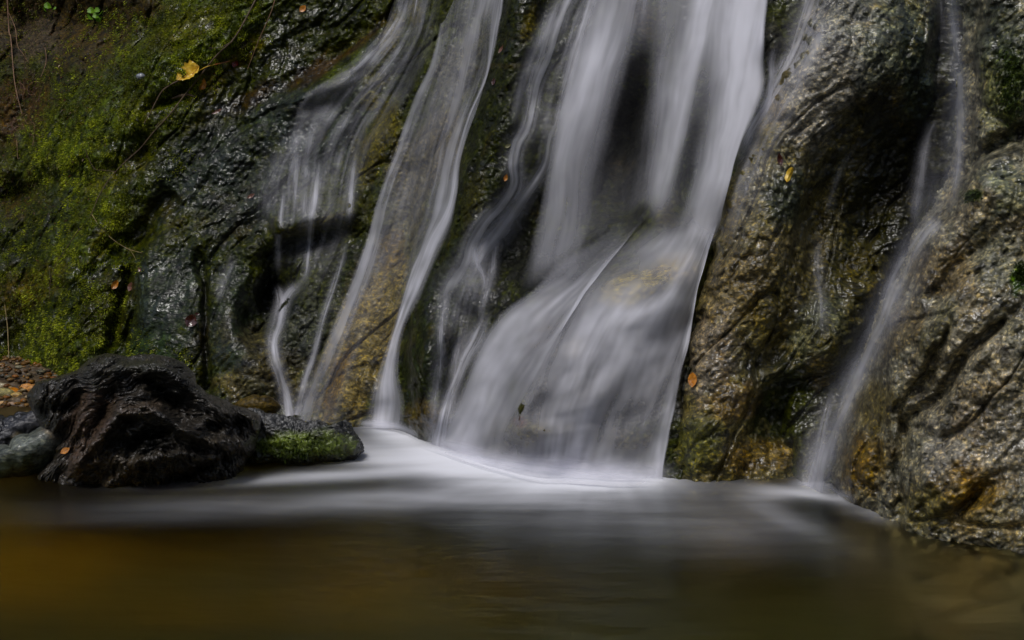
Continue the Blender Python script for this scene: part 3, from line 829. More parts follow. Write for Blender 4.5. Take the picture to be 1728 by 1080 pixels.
# main fall, lower slab part
water_sheet([
    [(1070, 345), (1012, 398), (945, 438), (893, 490), (852, 520), (818, 562), (788, 620), (766, 680), (742, 730), (715, 790)],
    [(1090, 350), (1035, 420), (985, 470), (930, 520), (888, 570), (848, 630), (815, 700), (780, 800)],
    [(1100, 350), (1050, 415), (1005, 470), (955, 540), (915, 600), (875, 670), (850, 730), (835, 810)],
    [(1112, 350), (1065, 400), (1022, 440), (985, 490), (955, 550), (930, 610), (900, 690), (880, 810)],
    [(1150, 345), (1110, 405), (1070, 445), (1030, 500), (1000, 560), (965, 640), (940, 710), (925, 812)],
    [(1190, 340), (1150, 425), (1110, 480), (1060, 535), (1015, 620), (985, 700), (955, 814)],
    [(1212, 340), (1180, 425), (1150, 480), (1110, 560), (1080, 640), (1050, 720), (1020, 816)],
    [(1224, 335), (1200, 400), (1175, 480), (1150, 570), (1125, 640), (1100, 720), (1078, 818)],
    [(1240, 270), (1212, 370), (1190, 450), (1170, 530), (1158, 600), (1148, 650), (1130, 730), (1120, 818)]],
    [[.0, .10, .35, .6, .65, .6, .5, .55, .6], [.0, .2, .40, .5, .5, .55, .55, .6], [.0, .2, .42, .45, .42, .34, .30, .4], [.0, .08, .15, .25, .3, .3, .3, .45],
     [.08, .34, .2, .5, .65, .45, .62, .85], [.75, .6, .25, .8, .88, .9, .92, 1.0], [.85, .68, .45, .72, .66, .30, .22, .6], [.9, .8, .68, .60, .42, .30, .28, .6], [.85, .85, .8, .8, .78, .78, .85, .95]],
    off=.016, edge=(.06, .03), ends=(.12, 0), freq=.034, hair=.10, streak=.75, patch=.25, gain=.86, seed=11.0, label='lower part of the main fall, sliding over a slab into the pool', wander=5, step=2.0)
# small runs on the right shoulder
strand([(1312, 70), (1302, 100), (1300, 140), (1290, 180), (1270, 215)], [16, 16, 16, 30], [.2, .5, .5, .3], seed=12, ends=(.25, .3), label='short strand beside the small dark knob at the top right of the main fall')
strand([(1385, -30), (1366, 20), (1352, 60), (1334, 105), (1308, 148), (1288, 185), (1262, 230), (1240, 290)], [46, 36, 22, 16, 24], [.30, .4, .5, .45, .25], seed=13, ends=(0, .2), label='pale strand sliding down the top of the brown boulder')
strand([(1400, 20), (1360, 100), (1330, 160), (1290, 230), (1262, 300), (1240, 370), (1222, 440)], [60, 56, 50, 40, 30], [.16, .20, .22, .18, .10], seed=14, ends=(.1, .3), freq=.1, label='faint film of water on the left edge of the brown boulder')
strand([(1460, 225), (1438, 255), (1418, 290), (1402, 330), (1398, 370)], [7, 8, 8, 7], [.08, .15, .18, .08], seed=15, ends=(.3, .3), label='hair-thin trickle across the shaded face of the brown boulder')
strand([(1384, 380), (1382, 450), (1388, 520), (1392, 580)], [16, 20, 16], [.10, .14, .14], seed=15.5, ends=(.3, .3), label='faint wet run low on the brown boulder')
# thin right fall
strand([(1592, -40), (1604, 60), (1608, 120), (1602, 200), (1592, 280), (1580, 350), (1572, 400)], [44, 42, 54, 62, 60, 40], [.18, .18, .16, .14, .14, .2], seed=16, surf=NEAR, gain=.8, ends=(0, .15), freq=.06, off=.006, label='wide faint veil of the thin right fall')
strand([(1606, -40), (1612, 60), (1618, 120), (1620, 200), (1617, 260), (1610, 320), (1596, 380)], [24, 22, 22, 18, 24], [.2, .32, .38, .34, .2], seed=17, surf=NEAR, gain=.8, ends=(0, .25), off=.012, freq=.08, label='upright bright strand of the thin right fall')
strand([(1576, 200), (1566, 222), (1558, 260), (1550, 310), (1544, 350), (1540, 400)], [11, 15, 18, 18], [.28, .36, .28, .10], seed=18, surf=NEAR, gain=.8, ends=(.08, .3), off=.012, freq=.08, label='left strand of the thin right fall beside the shaded boulder')
strand([(1592, 368), (1568, 388), (1540, 425), (1516, 470), (1496, 520), (1474, 570), (1450, 625), (1428, 675), (1405, 725), (1388, 775), (1374, 828)],
       [26, 32, 36, 38, 36, 32, 34, 44], [.75, .70, .55, .40, .33, .32, .36, .42], seed=19, surf=NEAR, gain=.8, ends=(.05, 0), freq=.07, off=.010, label='slanting lower run of the thin right fall, reaching the pool between two boulders')
strand([(1560, 440), (1500, 540), (1440, 640), (1400, 730), (1375, 825)], [40, 52, 56, 70], [.10, .12, .14, .18], seed=20, surf=NEAR, gain=.8, ends=(.2, 0), freq=.05, off=.004, label='faint spread of the thin right fall above the pool')
strand([(1412, 640), (1394, 700), (1380, 760), (1366, 828)], [10, 16, 20, 22], [.2, .4, .5, .6], seed=21, surf=NEAR, gain=.8, ends=(.3, 0), off=.014, label='narrow bright line at the foot of the thin right fall')

# low spray where the falls strike the pool
def spray(pts, hgt, dens, label, seed, back=0.0):
    p = np.array(pts, float)
    lines = [(p + np.array([0, dy])).tolist() for dy in (hgt * .30, 0, -hgt * .35, -hgt * .7, -hgt)]
    d = np.array(dens, float)
    o = water_sheet(lines, [d * .0, d * .35, d * .95, d * .4, d * .0], off=.03 + back, streak=.35, freq=.05, edge=(.25, .5), ends=(.16, .16), seed=seed, patch=.3, wander=2, step=2.5, label=label)
    o.name = 'spray'; o.data.name = 'spray'; o['kind'] = 'stuff'; o['category'] = 'spray'
    return o


spray([(700, 752), (760, 768), (840, 790), (930, 800), (1020, 808), (1100, 812), (1150, 812)], 46, [.3, .45, .5, .6, .7, .75, .4], 'soft white spray along the foot of the main fall', 41)
spray([(690, 756), (780, 782), (880, 806), (980, 818), (1080, 822), (1140, 818)], 30, [.25, .45, .5, .55, .5, .25], 'faint spray drifting just in front of the main fall', 45, .07)
spray([(720, 764), (800, 784), (900, 800), (1000, 810), (1080, 814), (1130, 814)], 26, [.4, .6, .7, .8, .8, .5], 'denser low spray right at the water line of the main fall', 42, .02)
spray([(600, 722), (640, 724), (680, 730), (710, 748)], 22, [.4, .6, .6, .3], 'spray at the foot of the long left stream', 43)
spray([(1340, 824), (1380, 830), (1420, 842), (1450, 852)], 22, [.2, .45, .35, .2], 'spray at the foot of the thin right fall', 44)

# ------------------------------------------------------------------ pool, bed, added slope behind the camera
wx_ = axis([(-9, -1.6, .4), (-1.6, 1.5, .007), (1.5, 9, .4)])
wy_ = axis([(-7, 1.6, .4), (1.6, 4.3, .007), (4.3, 6, .3)])
WX, WY = np.meshgrid(wx_, wy_)
WP = np.stack([WX, WY, np.zeros_like(WX)], -1)
qx, qy = project(WP)
ok = (WY > 1.2)


def gauss(cx, cy, rx_, ry_, ang=0):
    return ell(qx, qy, cx, cy, rx_, ry_, ang)


# streaks that leave the foot of the fall
ang_ = np.arctan2((qy - 745) * 2.6, qx - 1010); rad_ = np.hypot(qx - 1010, (qy - 745) * 2.6)
stk = fbm(ang_ * 7 + 30, rad_ * .0022, np.zeros_like(rad_) + 1, 3, .6)
stk2 = fbm(qx * .0035, qy * .055, np.zeros_like(rad_) + 5, 3, .55)
foam = 1.1 * gauss(960, 800, 150, 20) + .75 * gauss(820, 786, 170, 22, 8) + .7 * gauss(690, 740, 80, 22, 25) + .38 * gauss(640, 772, 120, 18, 6)
foam += .42 * gauss(570, 802, 200, 9, -3) + .10 * gauss(650, 840, 300, 16, -4) + .14 * gauss(900, 838, 220, 24, 0) + .08 * gauss(1010, 880, 240, 44, 4)
foam += .35 * gauss(970, 812, 150, 28) + .5 * gauss(1095, 802, 26, 16) + .08 * gauss(480, 850, 300, 20, -2)
foam += .16 * gauss(1300, 834, 46, 12, 6) + .34 * gauss(1390, 838, 90, 8, 8) + .12 * gauss(1310, 868, 80, 18, 24) + .07 * gauss(1450, 860, 50, 14, 16) + .05 * gauss(1200, 880, 200, 40, 12)
foam += .30 * gauss(1375, 822, 40, 12) + .08 * gauss(1480, 866, 26, 14, 25) + .5 * gauss(488, 704, 20, 7)
foam = foam * np.clip(1 + .32 * stk + .75 * stk2, .1, 2.2)
foam = foam * sst(560, 700, qy) * ok
foam = np.clip(1 - np.exp(-1.25 * foam - 1.1 * foam ** 2), 0, .97)
WP[..., 2] = .004 * fbm(WX * 2.2, WY * 4, 0 * WX, 3) * ok
me = grid_mesh('pool', WP[:, ::-1], {'foam': foam[:, ::-1]})
link('pool', me, M_POOL, kind='structure', label='still brown pool with white foam where the falls land')

M_BED, nt, out = new_mat('leafy_pool_bed')
L = nt.links.new
tc = N(nt, 'TexCoord')
nn = N(nt, 'TexNoise'); nn.inputs['Scale'].default_value = 2.6; nn.inputs['Detail'].default_value = 4; nn.inputs['Distortion'].default_value = .4
mp = N(nt, 'Mapping'); mp.inputs['Scale'].default_value = (.6, 1.6, 1); L(tc.outputs['Object'], mp.inputs[0]); L(mp.outputs[0], nn.inputs[0])
n9 = N(nt, 'TexNoise'); n9.inputs['Scale'].default_value = 18; n9.inputs['Detail'].default_value = 4; L(tc.outputs['Object'], n9.inputs[0])
at = N(nt, 'Attribute', attribute_name='gold')
c = mixc(nt, ramp01(nt, nn.outputs[0], .38, .62), (.026, .030, .016), (.064, .070, .030))
c = mixc(nt, at.outputs['Fac'], c, (.175, .108, .006))
c = mixc(nt, math_n(nt, 'MULTIPLY', ramp01(nt, n9.outputs[0], .4, .7), .3), c, (.03, .022, .01))
b = N(nt, 'BsdfPrincipled'); L(c, b.inputs['Base Color']); b.inputs['Roughness'].default_value = .9; b.inputs['Specular IOR Level'].default_value = .1
L(b.outputs[0], out.inputs[0])
bx = axis([(-9, -1.8, .4), (-1.8, 1.8, .03), (1.8, 9, .4)]); by = axis([(-7, 1.2, .4), (1.2, 4.6, .03), (4.6, 6, .3)])
BX, BY = np.meshgrid(bx, by)
BZ = -.30 + .05 * fbm(BX * 1.3, BY * 1.3, 0 * BX, 3) + .27 * sst(3.1, 3.7, BY) * sst(-.9, -1.25, BX)
gq = np.stack([BX, BY, BZ], -1); bqx, bqy = project(gq)
gold = .95 * ell(bqx, bqy, 60, 1060, 330, 90, 0) + .5 * ell(bqx, bqy, 420, 1010, 300, 70, 8) + .5 * ell(bqx, bqy, 60, 890, 130, 34, 0) + .5 * ell(bqx, bqy, 650, 1090, 300, 50, 0) + .2 * ell(bqx, bqy, 1500, 960, 160, 40, 0) + .22 * ell(bqx, bqy, 1300, 1060, 200, 60, 0)
gold = np.clip(gold * (.85 + 2.2 * fbm(BX * 1.7 + 3, BY * 4.5, 0 * BX + 2, 2)), 0, 1) * (BY > 1)
me = grid_mesh('pool_bed', gq[:, ::-1], {'gold': gold[:, ::-1]})
link('pool_bed', me, M_BED, kind='structure', label='brown and golden leafy bed seen through the shallow pool')

# added slope, unseen behind the camera, blocks low sky light for stronger top light
sx = np.linspace(-14, 14, 120); sv = np.linspace(0, 1, 60)
SX, SV = np.meshgrid(sx, sv)
SYc = -5.0 - 7 * SV + 1.4 * fbm(SX * .3, SV * 2, 0 * SX, 3); SZ = -.4 + 6.5 * SV ** 1.2 + .8 * fbm(SX * .5, SV * 4, 0 * SX + 3, 4)
SYc = SYc + .03 * SX ** 2
me = grid_mesh('blocker_slope', np.stack([SX, SYc, SZ], -1))
M_BLOCKER = plain_material('blocker_slope_dark', (.028, .034, .014), .9, .2, .6, 3, .5)
link('blocker_slope', me, M_BLOCKER, kind='structure', label='added dark slope out of view behind the camera, blocks low sky light')

# ------------------------------------------------------------------ solid bodies grown from an outline
def disc_map(nn_):
    a = np.linspace(-1, 1, nn_); A, B = np.meshgrid(a, a)
    r = np.where(np.abs(A) > np.abs(B), np.abs(A), np.abs(B))
    with np.errstate(all='ignore'):
        th = np.where(np.abs(A) > np.abs(B), np.where(A >= 0, (np.pi / 4) * (B / A), np.pi + (np.pi / 4) * (B / A)),
                      np.where(B >= 0, np.pi / 2 - (np.pi / 4) * (A / B), 1.5 * np.pi - (np.pi / 4) * (A / B)))
    th = np.nan_to_num(th)
    return r, th


def body(outline, centre, depth, thick, relief=None, n=120, back=None, power=2.0, world_relief=None):
    """A closed solid: its outline lies at `depth`, it swells `thick` metres to either side."""
    cx, cy = centre
    o = np.array(outline, float); ang = np.unwrap(np.arctan2(o[:, 1] - cy, o[:, 0] - cx))
    if ang[-1] < ang[0]:
        o = o[::-1]; ang = ang[::-1]
    rr = np.hypot(o[:, 0] - cx, o[:, 1] - cy)
    a3 = np.concatenate([ang - 2 * np.pi, ang, ang + 2 * np.pi]); r3 = np.tile(rr, 3)
    r, th = disc_map(n)
    Rr = np.interp(np.mod(th - ang[0], 2 * np.pi) + ang[0], a3, r3)
    r2 = np.sin(r * np.pi / 2) ** .9
    X = cx + np.cos(th) * Rr * r2; Yp = cy + np.sin(th) * Rr * r2
    bulge = (1 - np.clip(r2, 0, 1) ** power) ** (1 / power)
    parts = []
    for sgn, T in ((-1, thick), (1, thick if back is None else back)):
        D = depth + sgn * T * bulge
        if relief is not None and sgn < 0:
            D = D - relief(X, Yp) * sst(0, .25, bulge)
        parts.append(place(X, Yp, D))
    F, B = parts
    if world_relief is not None:
        nf = normals_of(F)
        F = F + nf * world_relief(F)[..., None] * sst(0, .05, bulge + .02)[..., None]
        B = B - nf * world_relief(B)[..., None] * sst(0, .3, bulge)[..., None]
    k = n * n; idx = np.arange(k).reshape(n, n)
    border = np.zeros((n, n), bool); border[0] = border[-1] = True; border[:, 0] = border[:, -1] = True
    bidx = np.where(border, idx, idx + k)
    q1 = np.stack([idx[:-1, :-1], idx[1:, :-1], idx[1:, 1:], idx[:-1, 1:]], -1).reshape(-1, 4)
    q2 = np.stack([bidx[:-1, :-1], bidx[:-1, 1:], bidx[1:, 1:], bidx[1:, :-1]], -1).reshape(-1, 4)
    V = np.concatenate([F.reshape(-1, 3), B.reshape(-1, 3)])
    return V, np.concatenate([q1, q2]), (X, Yp, F, k)


def stone_wr(s, a=.010, f=14):
    return lambda P: a * fbm(P[..., 0] * f + s, P[..., 1] * f, P[..., 2] * f, 4, .55) + a * .35 * ridged(P[..., 0] * f * 4 + s, P[..., 1] * f * 4, P[..., 2] * f * 4, 2)


# ---- driftwood stump
log_out = [(45, 668), (62, 645), (100, 636), (130, 625), (150, 608), (178, 596), (215, 602), (250, 598), (285, 602), (310, 612), (328, 630), (332, 648), (350, 664), (372, 672), (396, 684), (420, 690), (440, 702),
           (441, 722), (434, 744), (432, 758), (420, 772), (412, 792), (395, 815), (340, 838), (200, 850), (60, 846), (52, 815), (80, 780), (95, 745), (70, 722), (58, 700)]


def log_relief(X, Y):
    r = np.hypot(X - 262, Y - 850); th = np.arctan2(Y - 850, X - 262)
    w = 30 * fbm(X * .010, Y * .010, 0 * X + 3, 3) + 10 * fbm(X * .035, Y * .035, 0 * X + 6, 2)
    tw = (r + w)
    h = .040 * ridged(tw * .022, th * 1.7, 0 * X + 1, 2, .55) + .022 * ridged(tw * .060, th * 2.6, 0 * X + 2, 3, .6) + .011 * ridged(tw * .15, th * 4.5, 0 * X + 2, 3, .65)
    h = h + .005 * pnoise(tw * .40, th * 12, 0 * X) + .008 * fbm(X * .09, Y * .09, 0 * X, 3)
    h = h + line_ridge(X + w * .5, Y + w * .3, [(120, 820), (150, 750), (200, 695), (250, 690), (300, 720), (350, 745), (430, 750)], 10, .045)
    h = h + line_ridge(X + w * .3, Y + w * .5, [(140, 640), (200, 618), (280, 622), (325, 660), (390, 700), (438, 712)], 11, .035)
    h = h + line_ridge(X + w * .4, Y, [(170, 830), (230, 780), (300, 765), (380, 775)], 9, .03)
    h = h - .085 * ell(X + w, Y + w, 285, 668, 42, 15, 28) - .05 * ell(X + w * .6, Y, 250, 735, 60, 8, -22) - .05 * ell(X, Y, 405, 706, 12, 10, 0) - .04 * ell(X, Y + w, 365, 712, 18, 8, 0)
    h = h - .05 * ell(X + w * .5, Y, 330, 795, 60, 8, -25) - .05 * ell(X, Y + w * .5, 110, 680, 34, 12, -30) - .05 * ell(X + w * .5, Y, 170, 700, 12, 40, 25)
    return h


M_LOG, nt, out = new_mat('soaked_driftwood')
L = nt.links.new
at = N(nt, 'Attribute', attribute_name='tint')
tc = N(nt, 'TexCoord')
nn = N(nt, 'TexNoise'); nn.inputs['Scale'].default_value = 70; nn.inputs['Detail'].default_value = 6; nn.inputs['Roughness'].default_value = .65; L(tc.outputs['Object'], nn.inputs[0])
c = mixc(nt, 1.0, at.outputs[0], ramp01(nt, nn.outputs[0], .3, .7, .6, 2.6), 'MULTIPLY')
b = N(nt, 'BsdfPrincipled'); L(c, b.inputs['Base Color']); L(ramp01(nt, nn.outputs[0], .3, .7, .22, .5), b.inputs['Roughness'])
b.inputs['Coat Weight'].default_value = .9; b.inputs['Coat Roughness'].default_value = .13; b.inputs['Coat IOR'].default_value = 1.33
bm = N(nt, 'Bump'); bm.inputs['Strength'].default_value = .7; bm.inputs['Distance'].default_value = .006
L(nn.outputs[0], bm.inputs['Height']); L(bm.outputs[0], b.inputs['Normal']); L(bm.outputs[0], b.inputs['Coat Normal'])
L(b.outputs[0], out.inputs[0])


def tinted_body(name, outline, centre, depth, thick, relief, base, zones, seed, mat, n=160, back=None, wr=None, **tags):
    V, F, (X, Yp, Fp, k) = body(outline, centre, depth, thick, relief, n, back, world_relief=wr)
    t, n1_, n2_, n3_ = paint(X, Yp, Fp, base, zones, seed)
    t = (t * np.exp(.5 * n2_ + .4 * n3_)[..., None]).reshape(-1, 3)
    me = raw_mesh(name, V, F, {'tint': np.concatenate([t, t]), 'wet': np.full(len(V), .85)})
    return link(name, me, mat, **tags), (X, Yp, Fp)


zl = [(150, 740, 50, 90, 25, (.050, .030, .018), .8), (230, 690, 70, 14, -10, (.05, .035, .022), .6), (250, 620, 90, 16, 5, (.022, .022, .014), .6), (330, 745, 60, 12, 8, (.045, .036, .024), .7), (400, 755, 40, 10, 0, (.05, .042, .035), .6),
      (190, 790, 60, 40, 20, (.035, .024, .012), .7), (300, 650, 40, 40, 0, (.010, .009, .007), .9), (230, 745, 50, 24, -15, (.008, .008, .006), .9)]
tinted_body('driftwood_stump', log_out, (245, 728), 2.98, .17, log_relief, (.018, .015, .011), zl, 3.0, M_LOG, n=380,
            label='black soaked driftwood stump with twisted grain in the pool at left', category='driftwood', wr=stone_wr(13, .004, 14))

M_STONE = rock_material('stone', -20, .8, .7)


mossy_out = [(400, 704), (428, 690), (446, 699), (470, 701), (486, 708), (508, 708), (520, 716), (540, 713), (556, 724), (566, 710), (578, 706), (592, 717), (598, 732), (612, 748), (614, 760), (596, 772), (540, 782), (470, 790), (400, 790), (385, 740)]
MR, (mX, mY, mF) = tinted_body('mossy_rock', mossy_out, (500, 748), 3.07, .10, None, (.014, .014, .013), [(500, 752, 90, 22, 0, MOSS, .9), (470, 775, 90, 14, 0, (.012, .016, .006), .9), (500, 715, 70, 12, 5, (.03, .03, .03), .6)], 6.0, M_LOG, n=200, wr=stone_wr(3, .017, 24),
                        label='low black rock with a green moss patch, right end of the stump', category='rock')
grey_out = [(-60, 775), (-20, 762), (15, 752), (50, 732), (80, 716), (102, 710), (116, 718), (119, 735), (110, 752), (88, 775), (60, 800), (20, 812), (-40, 820), (-80, 800)]
tinted_body('grey_stone', grey_out, (25, 768), 2.93, .08, None, (.085, .092, .085), [(20, 800, 90, 24, -20, (.03, .035, .02), .9), (100, 725, 26, 16, 0, (.10, .085, .07), .7)], 8.0, M_STONE, n=110, wr=stone_wr(5, .003, 12),
            label='smooth grey stone leaning against the left end of the stump', category='stone')
tinted_body('wet_stone', [(-90, 735), (-40, 722), (10, 712), (50, 700), (80, 690), (95, 710), (80, 740), (40, 765), (-30, 775), (-90, 770)], (0, 735), 3.12, .10, None, (.014, .014, .017), [(30, 735, 14, 10, 0, (.09, .07, .03), .8)], 9.0, M_LOG, n=110, wr=stone_wr(7, .016, 16),
            label='black glossy rock behind the grey stone at the left edge', category='rock')
tinted_body('flat_stone', [(398, 682), (415, 672), (440, 669), (465, 676), (474, 686), (465, 697), (430, 700), (402, 697)], (436, 686), 3.45, .05, None, (.05, .038, .018), [], 10.0, M_STONE, n=50, wr=stone_wr(9, .006, 20),
            label='small flat brown rock at the cliff foot behind the stump', category='rock')
tinted_body('moss_stone', [(229, 128), (234, 124), (241, 124), (246, 128), (243, 133), (234, 134)], (238, 129), float(rock_at(238, 129)) - .008, .012, None, (.16, .17, .19), [], 11.0, M_STONE, n=18,
            label='tiny pale grey stone in the moss left of the big yellow leaf', category='stone')

# ---- gravel bank at the far left
gx2 = np.linspace(-2.4, -1.05, 320); gy2 = np.linspace(3.45, 4.4, 230)
GX, GY = np.meshgrid(gx2, gy2)
_c1, _c2, _h = cells(GX * 55, GY * 55, 0 * GX)
GZ = -.035 + .007 * (1 - _c1) + .10 * sst(3.50, 3.95, GY) * sst(-1.08, -1.25, GX) + .012 * fbm(GX * 14, GY * 14, 0 * GX, 4)
me = grid_mesh('gravel_bank', np.stack([GX, GY, GZ], -1)[:, ::-1])
M_GRAVEL = plain_material('wet_gravel', (.06, .04, .022), .45, .5, .7, 55, .9, col2=(.13, .09, .05), bdist=.008)
link('gravel_bank', me, M_GRAVEL, kind='structure', label='small wet gravel bank under the mossy cliff at left')


def bank_z(x, y):
    return float(-.035 + .10 * sst(3.50, 3.95, y) * sst(-1.08, -1.25, x))


def gravel():
    r = np.random.default_rng(77); Vs = []; Fs = []; Cs = []; n0 = 0
    u = np.linspace(0, 2 * np.pi, 9)[:-1]; v = np.linspace(0, np.pi, 6)
    U, V = np.meshgrid(u, v); d = np.stack([np.sin(V) * np.cos(U), np.sin(V) * np.sin(U), np.cos(V)], -1)
    idx = np.arange(48).reshape(6, 8); nx_ = np.roll(idx, -1, axis=1); q = np.stack([idx[:-1], idx[1:], nx_[1:], nx_[:-1]], -1).reshape(-1, 4)
    pal = [(.30, .20, .12), (.20, .12, .06), (.34, .28, .20), (.12, .08, .05), (.26, .12, .05), (.18, .17, .13)]
    for i in range(900):
        x = r.uniform(-1.75, -1.18); y = r.uniform(3.6, 4.15); z = bank_z(x, y)
        if z < -.012:
            continue
        rad = r.uniform(.003, .009)
        k = 1 + .3 * fbm(d[..., 0] * 1.5 + i, d[..., 1] * 1.5, d[..., 2] * 1.5, 2)
        Vs.append((d * k[..., None] * rad * np.array([r.uniform(.8, 1.5), 1, .65]) + np.array([x, y, z + rad * .3 + .006])).reshape(-1, 3))
        Fs.append(q + n0); n0 += 48; Cs.append(np.tile(np.array(pal[r.integers(0, 6)]) * r.uniform(.3, .75), (48, 1)))
    me = raw_mesh('gravel', np.concatenate(Vs), np.concatenate(Fs), {'tint': np.concatenate(Cs), 'wet': np.full(n0, .7)})
    link('gravel', me, M_STONE, kind='stuff', label='wet brown gravel between the pebbles on the left bank', category='gravel')


gravel()


def pebble(px, py, r, col, sq, label):
    # walk down the ray until it meets the bank
    Y = 3.4
    while Y < 4.35:
        p = place(np.array(px), np.array(py), Y)
        if p[2] < bank_z(p[0], p[1]) + .3 * r:
            break
        Y += .004
    c = place(np.array(px), np.array(py), Y)
    n = 22
    u = np.linspace(0, 2 * np.pi, n + 1)[:-1]; v = np.linspace(0, np.pi, 14)
    U, V = np.meshgrid(u, v)
    d = np.stack([np.sin(V) * np.cos(U), np.sin(V) * np.sin(U), np.cos(V)], -1)
    k = 1 + .30 * fbm(d[..., 0] * 1.3 + px, d[..., 1] * 1.3, d[..., 2] * 1.3, 3)
    P = d * k[..., None] * r * np.array([1.2, .9, sq])
    P = P + c
    idx = np.arange(14 * n).reshape(14, n); nx_ = np.roll(idx, -1, axis=1)
    q = np.stack([idx[:-1], idx[1:], nx_[1:], nx_[:-1]], -1).reshape(-1, 4)
    me = raw_mesh('pebble', P.reshape(-1, 3), q, {'tint': np.tile(np.array(col), (14 * n, 1)), 'wet': np.full(14 * n, .7)})
    return link('pebble', me, M_STONE, label=label, category='pebble', group='pebbles on the gravel bank')


pebs = [(28, 668, .016, (.42, .33, .20), .6, 'cream pebble at the foot of the pale hanging stem'),
        (20, 661, .019, (.34, .13, .025), .55, 'rusty orange pebble just above the cream pebble'),
        (6, 664, .026, (.22, .20, .12), .6, 'flat grey-green pebble at the left picture edge'),
        (45, 655, .017, (.40, .25, .16), .7, 'pinkish pebble right of the pale hanging stem'),
        (57, 656, .018, (.30, .19, .12), .7, 'brownish pink pebble touching the stump end of the bank'),
        (3, 651, .014, (.40, .36, .28), .6, 'pale pebble highest on the left picture edge'),
        (12, 652, .010, (.30, .14, .05), .7, 'small orange-brown pebble beside the pale top one'),
        (4, 682, .014, (.40, .30, .20), .6, 'pale tan pebble at the water line on the left edge'),
        (18, 683, .012, (.28, .22, .18), .6, 'grey pink pebble at the water line'),
        (21, 676, .007, (.32, .26, .20), .7, 'tiny grey pebble below the cream pebble'),
        (40, 672, .006, (.38, .28, .18), .7, 'tiny tan pebble right of the cream pebble'),
        (52, 690, .012, (.05, .03, .02), .5, 'dark brown pebble in the shallow water beside the stump')]
for p in pebs:
    pebble(*p)

# ------------------------------------------------------------------ moss: blades nobody could count
def surf_normal(px, py):
    e = 5.0
    P = lambda a, b: place(a, b, sample(SMOOTH, a, b))
    du = P(px + e, py) - P(px - e, py); dv = P(px, py + e) - P(px, py - e)
    n = np.cross(du, dv); n /= np.linalg.norm(n, axis=-1)[..., None] + 1e-12
    n[n[..., 1] > 0] *= -1
    return n


def blades(base, nrm, length, width, tint, droop=.5, seed=1):
    r = np.random.default_rng(seed); k = len(base)
    d = nrm + r.normal(size=(k, 3)) * .65 + np.array([0, 0, -droop]) * r.random((k, 1))
    d /= np.linalg.norm(d, axis=1)[:, None]
    s = np.cross(d, r.normal(size=(k, 3))); s /= np.linalg.norm(s, axis=1)[:, None]
    L_ = (length * r.uniform(.5, 1.3, (k, 1))); w_ = width * r.uniform(.6, 1.3, (k, 1))
    mid = base + d * L_ * .55; tip = base + d * L_ + np.array([0, 0, -.35]) * L_ * r.random((k, 1))
    V = np.stack([base - nrm * .002, mid - s * w_ * .5, tip, mid + s * w_ * .5], 1).reshape(-1, 3)
    F = np.arange(4 * k).reshape(-1, 4)
    c = tint * np.exp(r.normal(size=(k, 1)) * .35)
    return V, F, np.repeat(c, 4, axis=0)


M_MOSS, nt, out = new_mat('moss_blades')
L = nt.links.new
at = N(nt, 'Attribute', attribute_name='tint')
b = N(nt, 'BsdfPrincipled'); L(at.outputs[0], b.inputs['Base Color']); b.inputs['Roughness'].default_value = .5; b.inputs['Specular IOR Level'].default_value = .35
t = N(nt, 'BsdfTranslucent'); L(at.outputs[0], t.inputs[0])
mx = N(nt, 'MixShader'); mx.inputs[0].default_value = .3; L(b.outputs[0], mx.inputs[1]); L(t.outputs[0], mx.inputs[2]); L(mx.outputs[0], out.inputs[0])

K = 560000
bpx = rng.uniform(-60, 520, K); bpy_ = rng.uniform(-60, 690, K)
mz = [(330, 60, 190, 75, -38, 1.0), (160, 225, 165, 80, -35, 1.0), (160, 380, 55, 110, 35, 1), (110, 590, 120, 70, 0, .8), (60, 420, 100, 60, -20, .7), (110, 500, 110, 60, 0, .6), (270, 110, 90, 40, -38, .8), (590, 60, 80, 14, -36, .35), (260, 610, 60, 40, 0, .22), (20, 560, 60, 90, 0, .5), (290, 270, 40, 30, 0, .35), (210, 440, 30, 30, 0, .35), (90, 120, 130, 60, 0, .30), (40, 310, 90, 60, 0, .35), (200, 60, 80, 50, 0, .35), (30, 30, 60, 40, 0, .2)]
wgt = np.zeros(K)
Pm = place(bpx, bpy_, sample(SURF, bpx, bpy_))
nz = fbm(Pm[:, 0] * 9, Pm[:, 1] * 9, Pm[:, 2] * 9, 3); nz2 = fbm(Pm[:, 0] * 30, Pm[:, 1] * 30, Pm[:, 2] * 30, 2)
for cx, cy, a_, b_, an, s_ in mz:
    aa = R(an); dx = bpx - cx; dy = bpy_ - cy
    u = (dx * math.cos(aa) + dy * math.sin(aa)) / a_; v = (-dx * math.sin(aa) + dy * math.cos(aa)) / b_
    wgt = np.maximum(wgt, s_ * sst(1.25, .7, np.sqrt(u * u + v * v) + .6 * nz))
wgt = wgt * sst(-.35, .25, nz2 + .5 * nz + .05)
sel = rng.random(K) < wgt * .75
bpx, bpy_, Pm, nz, nz2 = bpx[sel], bpy_[sel], Pm[sel], nz[sel], nz2[sel]
nm = surf_normal(bpx, bpy_)
mixv = sst(-.4, .5, nz2 + rng.normal(size=len(bpx)) * .25)[:, None]
tm = np.array((.080, .120, .004)) * (1 - mixv) + np.array((.30, .33, .014)) * mixv
tm = tm * (.40 + 1.05 * sst(-.30, .35, fbm(Pm[:, 0] * 5 + 3, Pm[:, 1] * 5, Pm[:, 2] * 5, 3) + .5 * nz2))[:, None]
yl = (rng.random(len(bpx)) < .04)[:, None]
tm = np.where(yl, np.array((.22, .19, .04)), tm)
V, F, cc = blades(Pm, nm, .0072, .0022, tm, .8, 5)
me = raw_mesh('moss', V, F, {'tint': cc}, smooth=False)
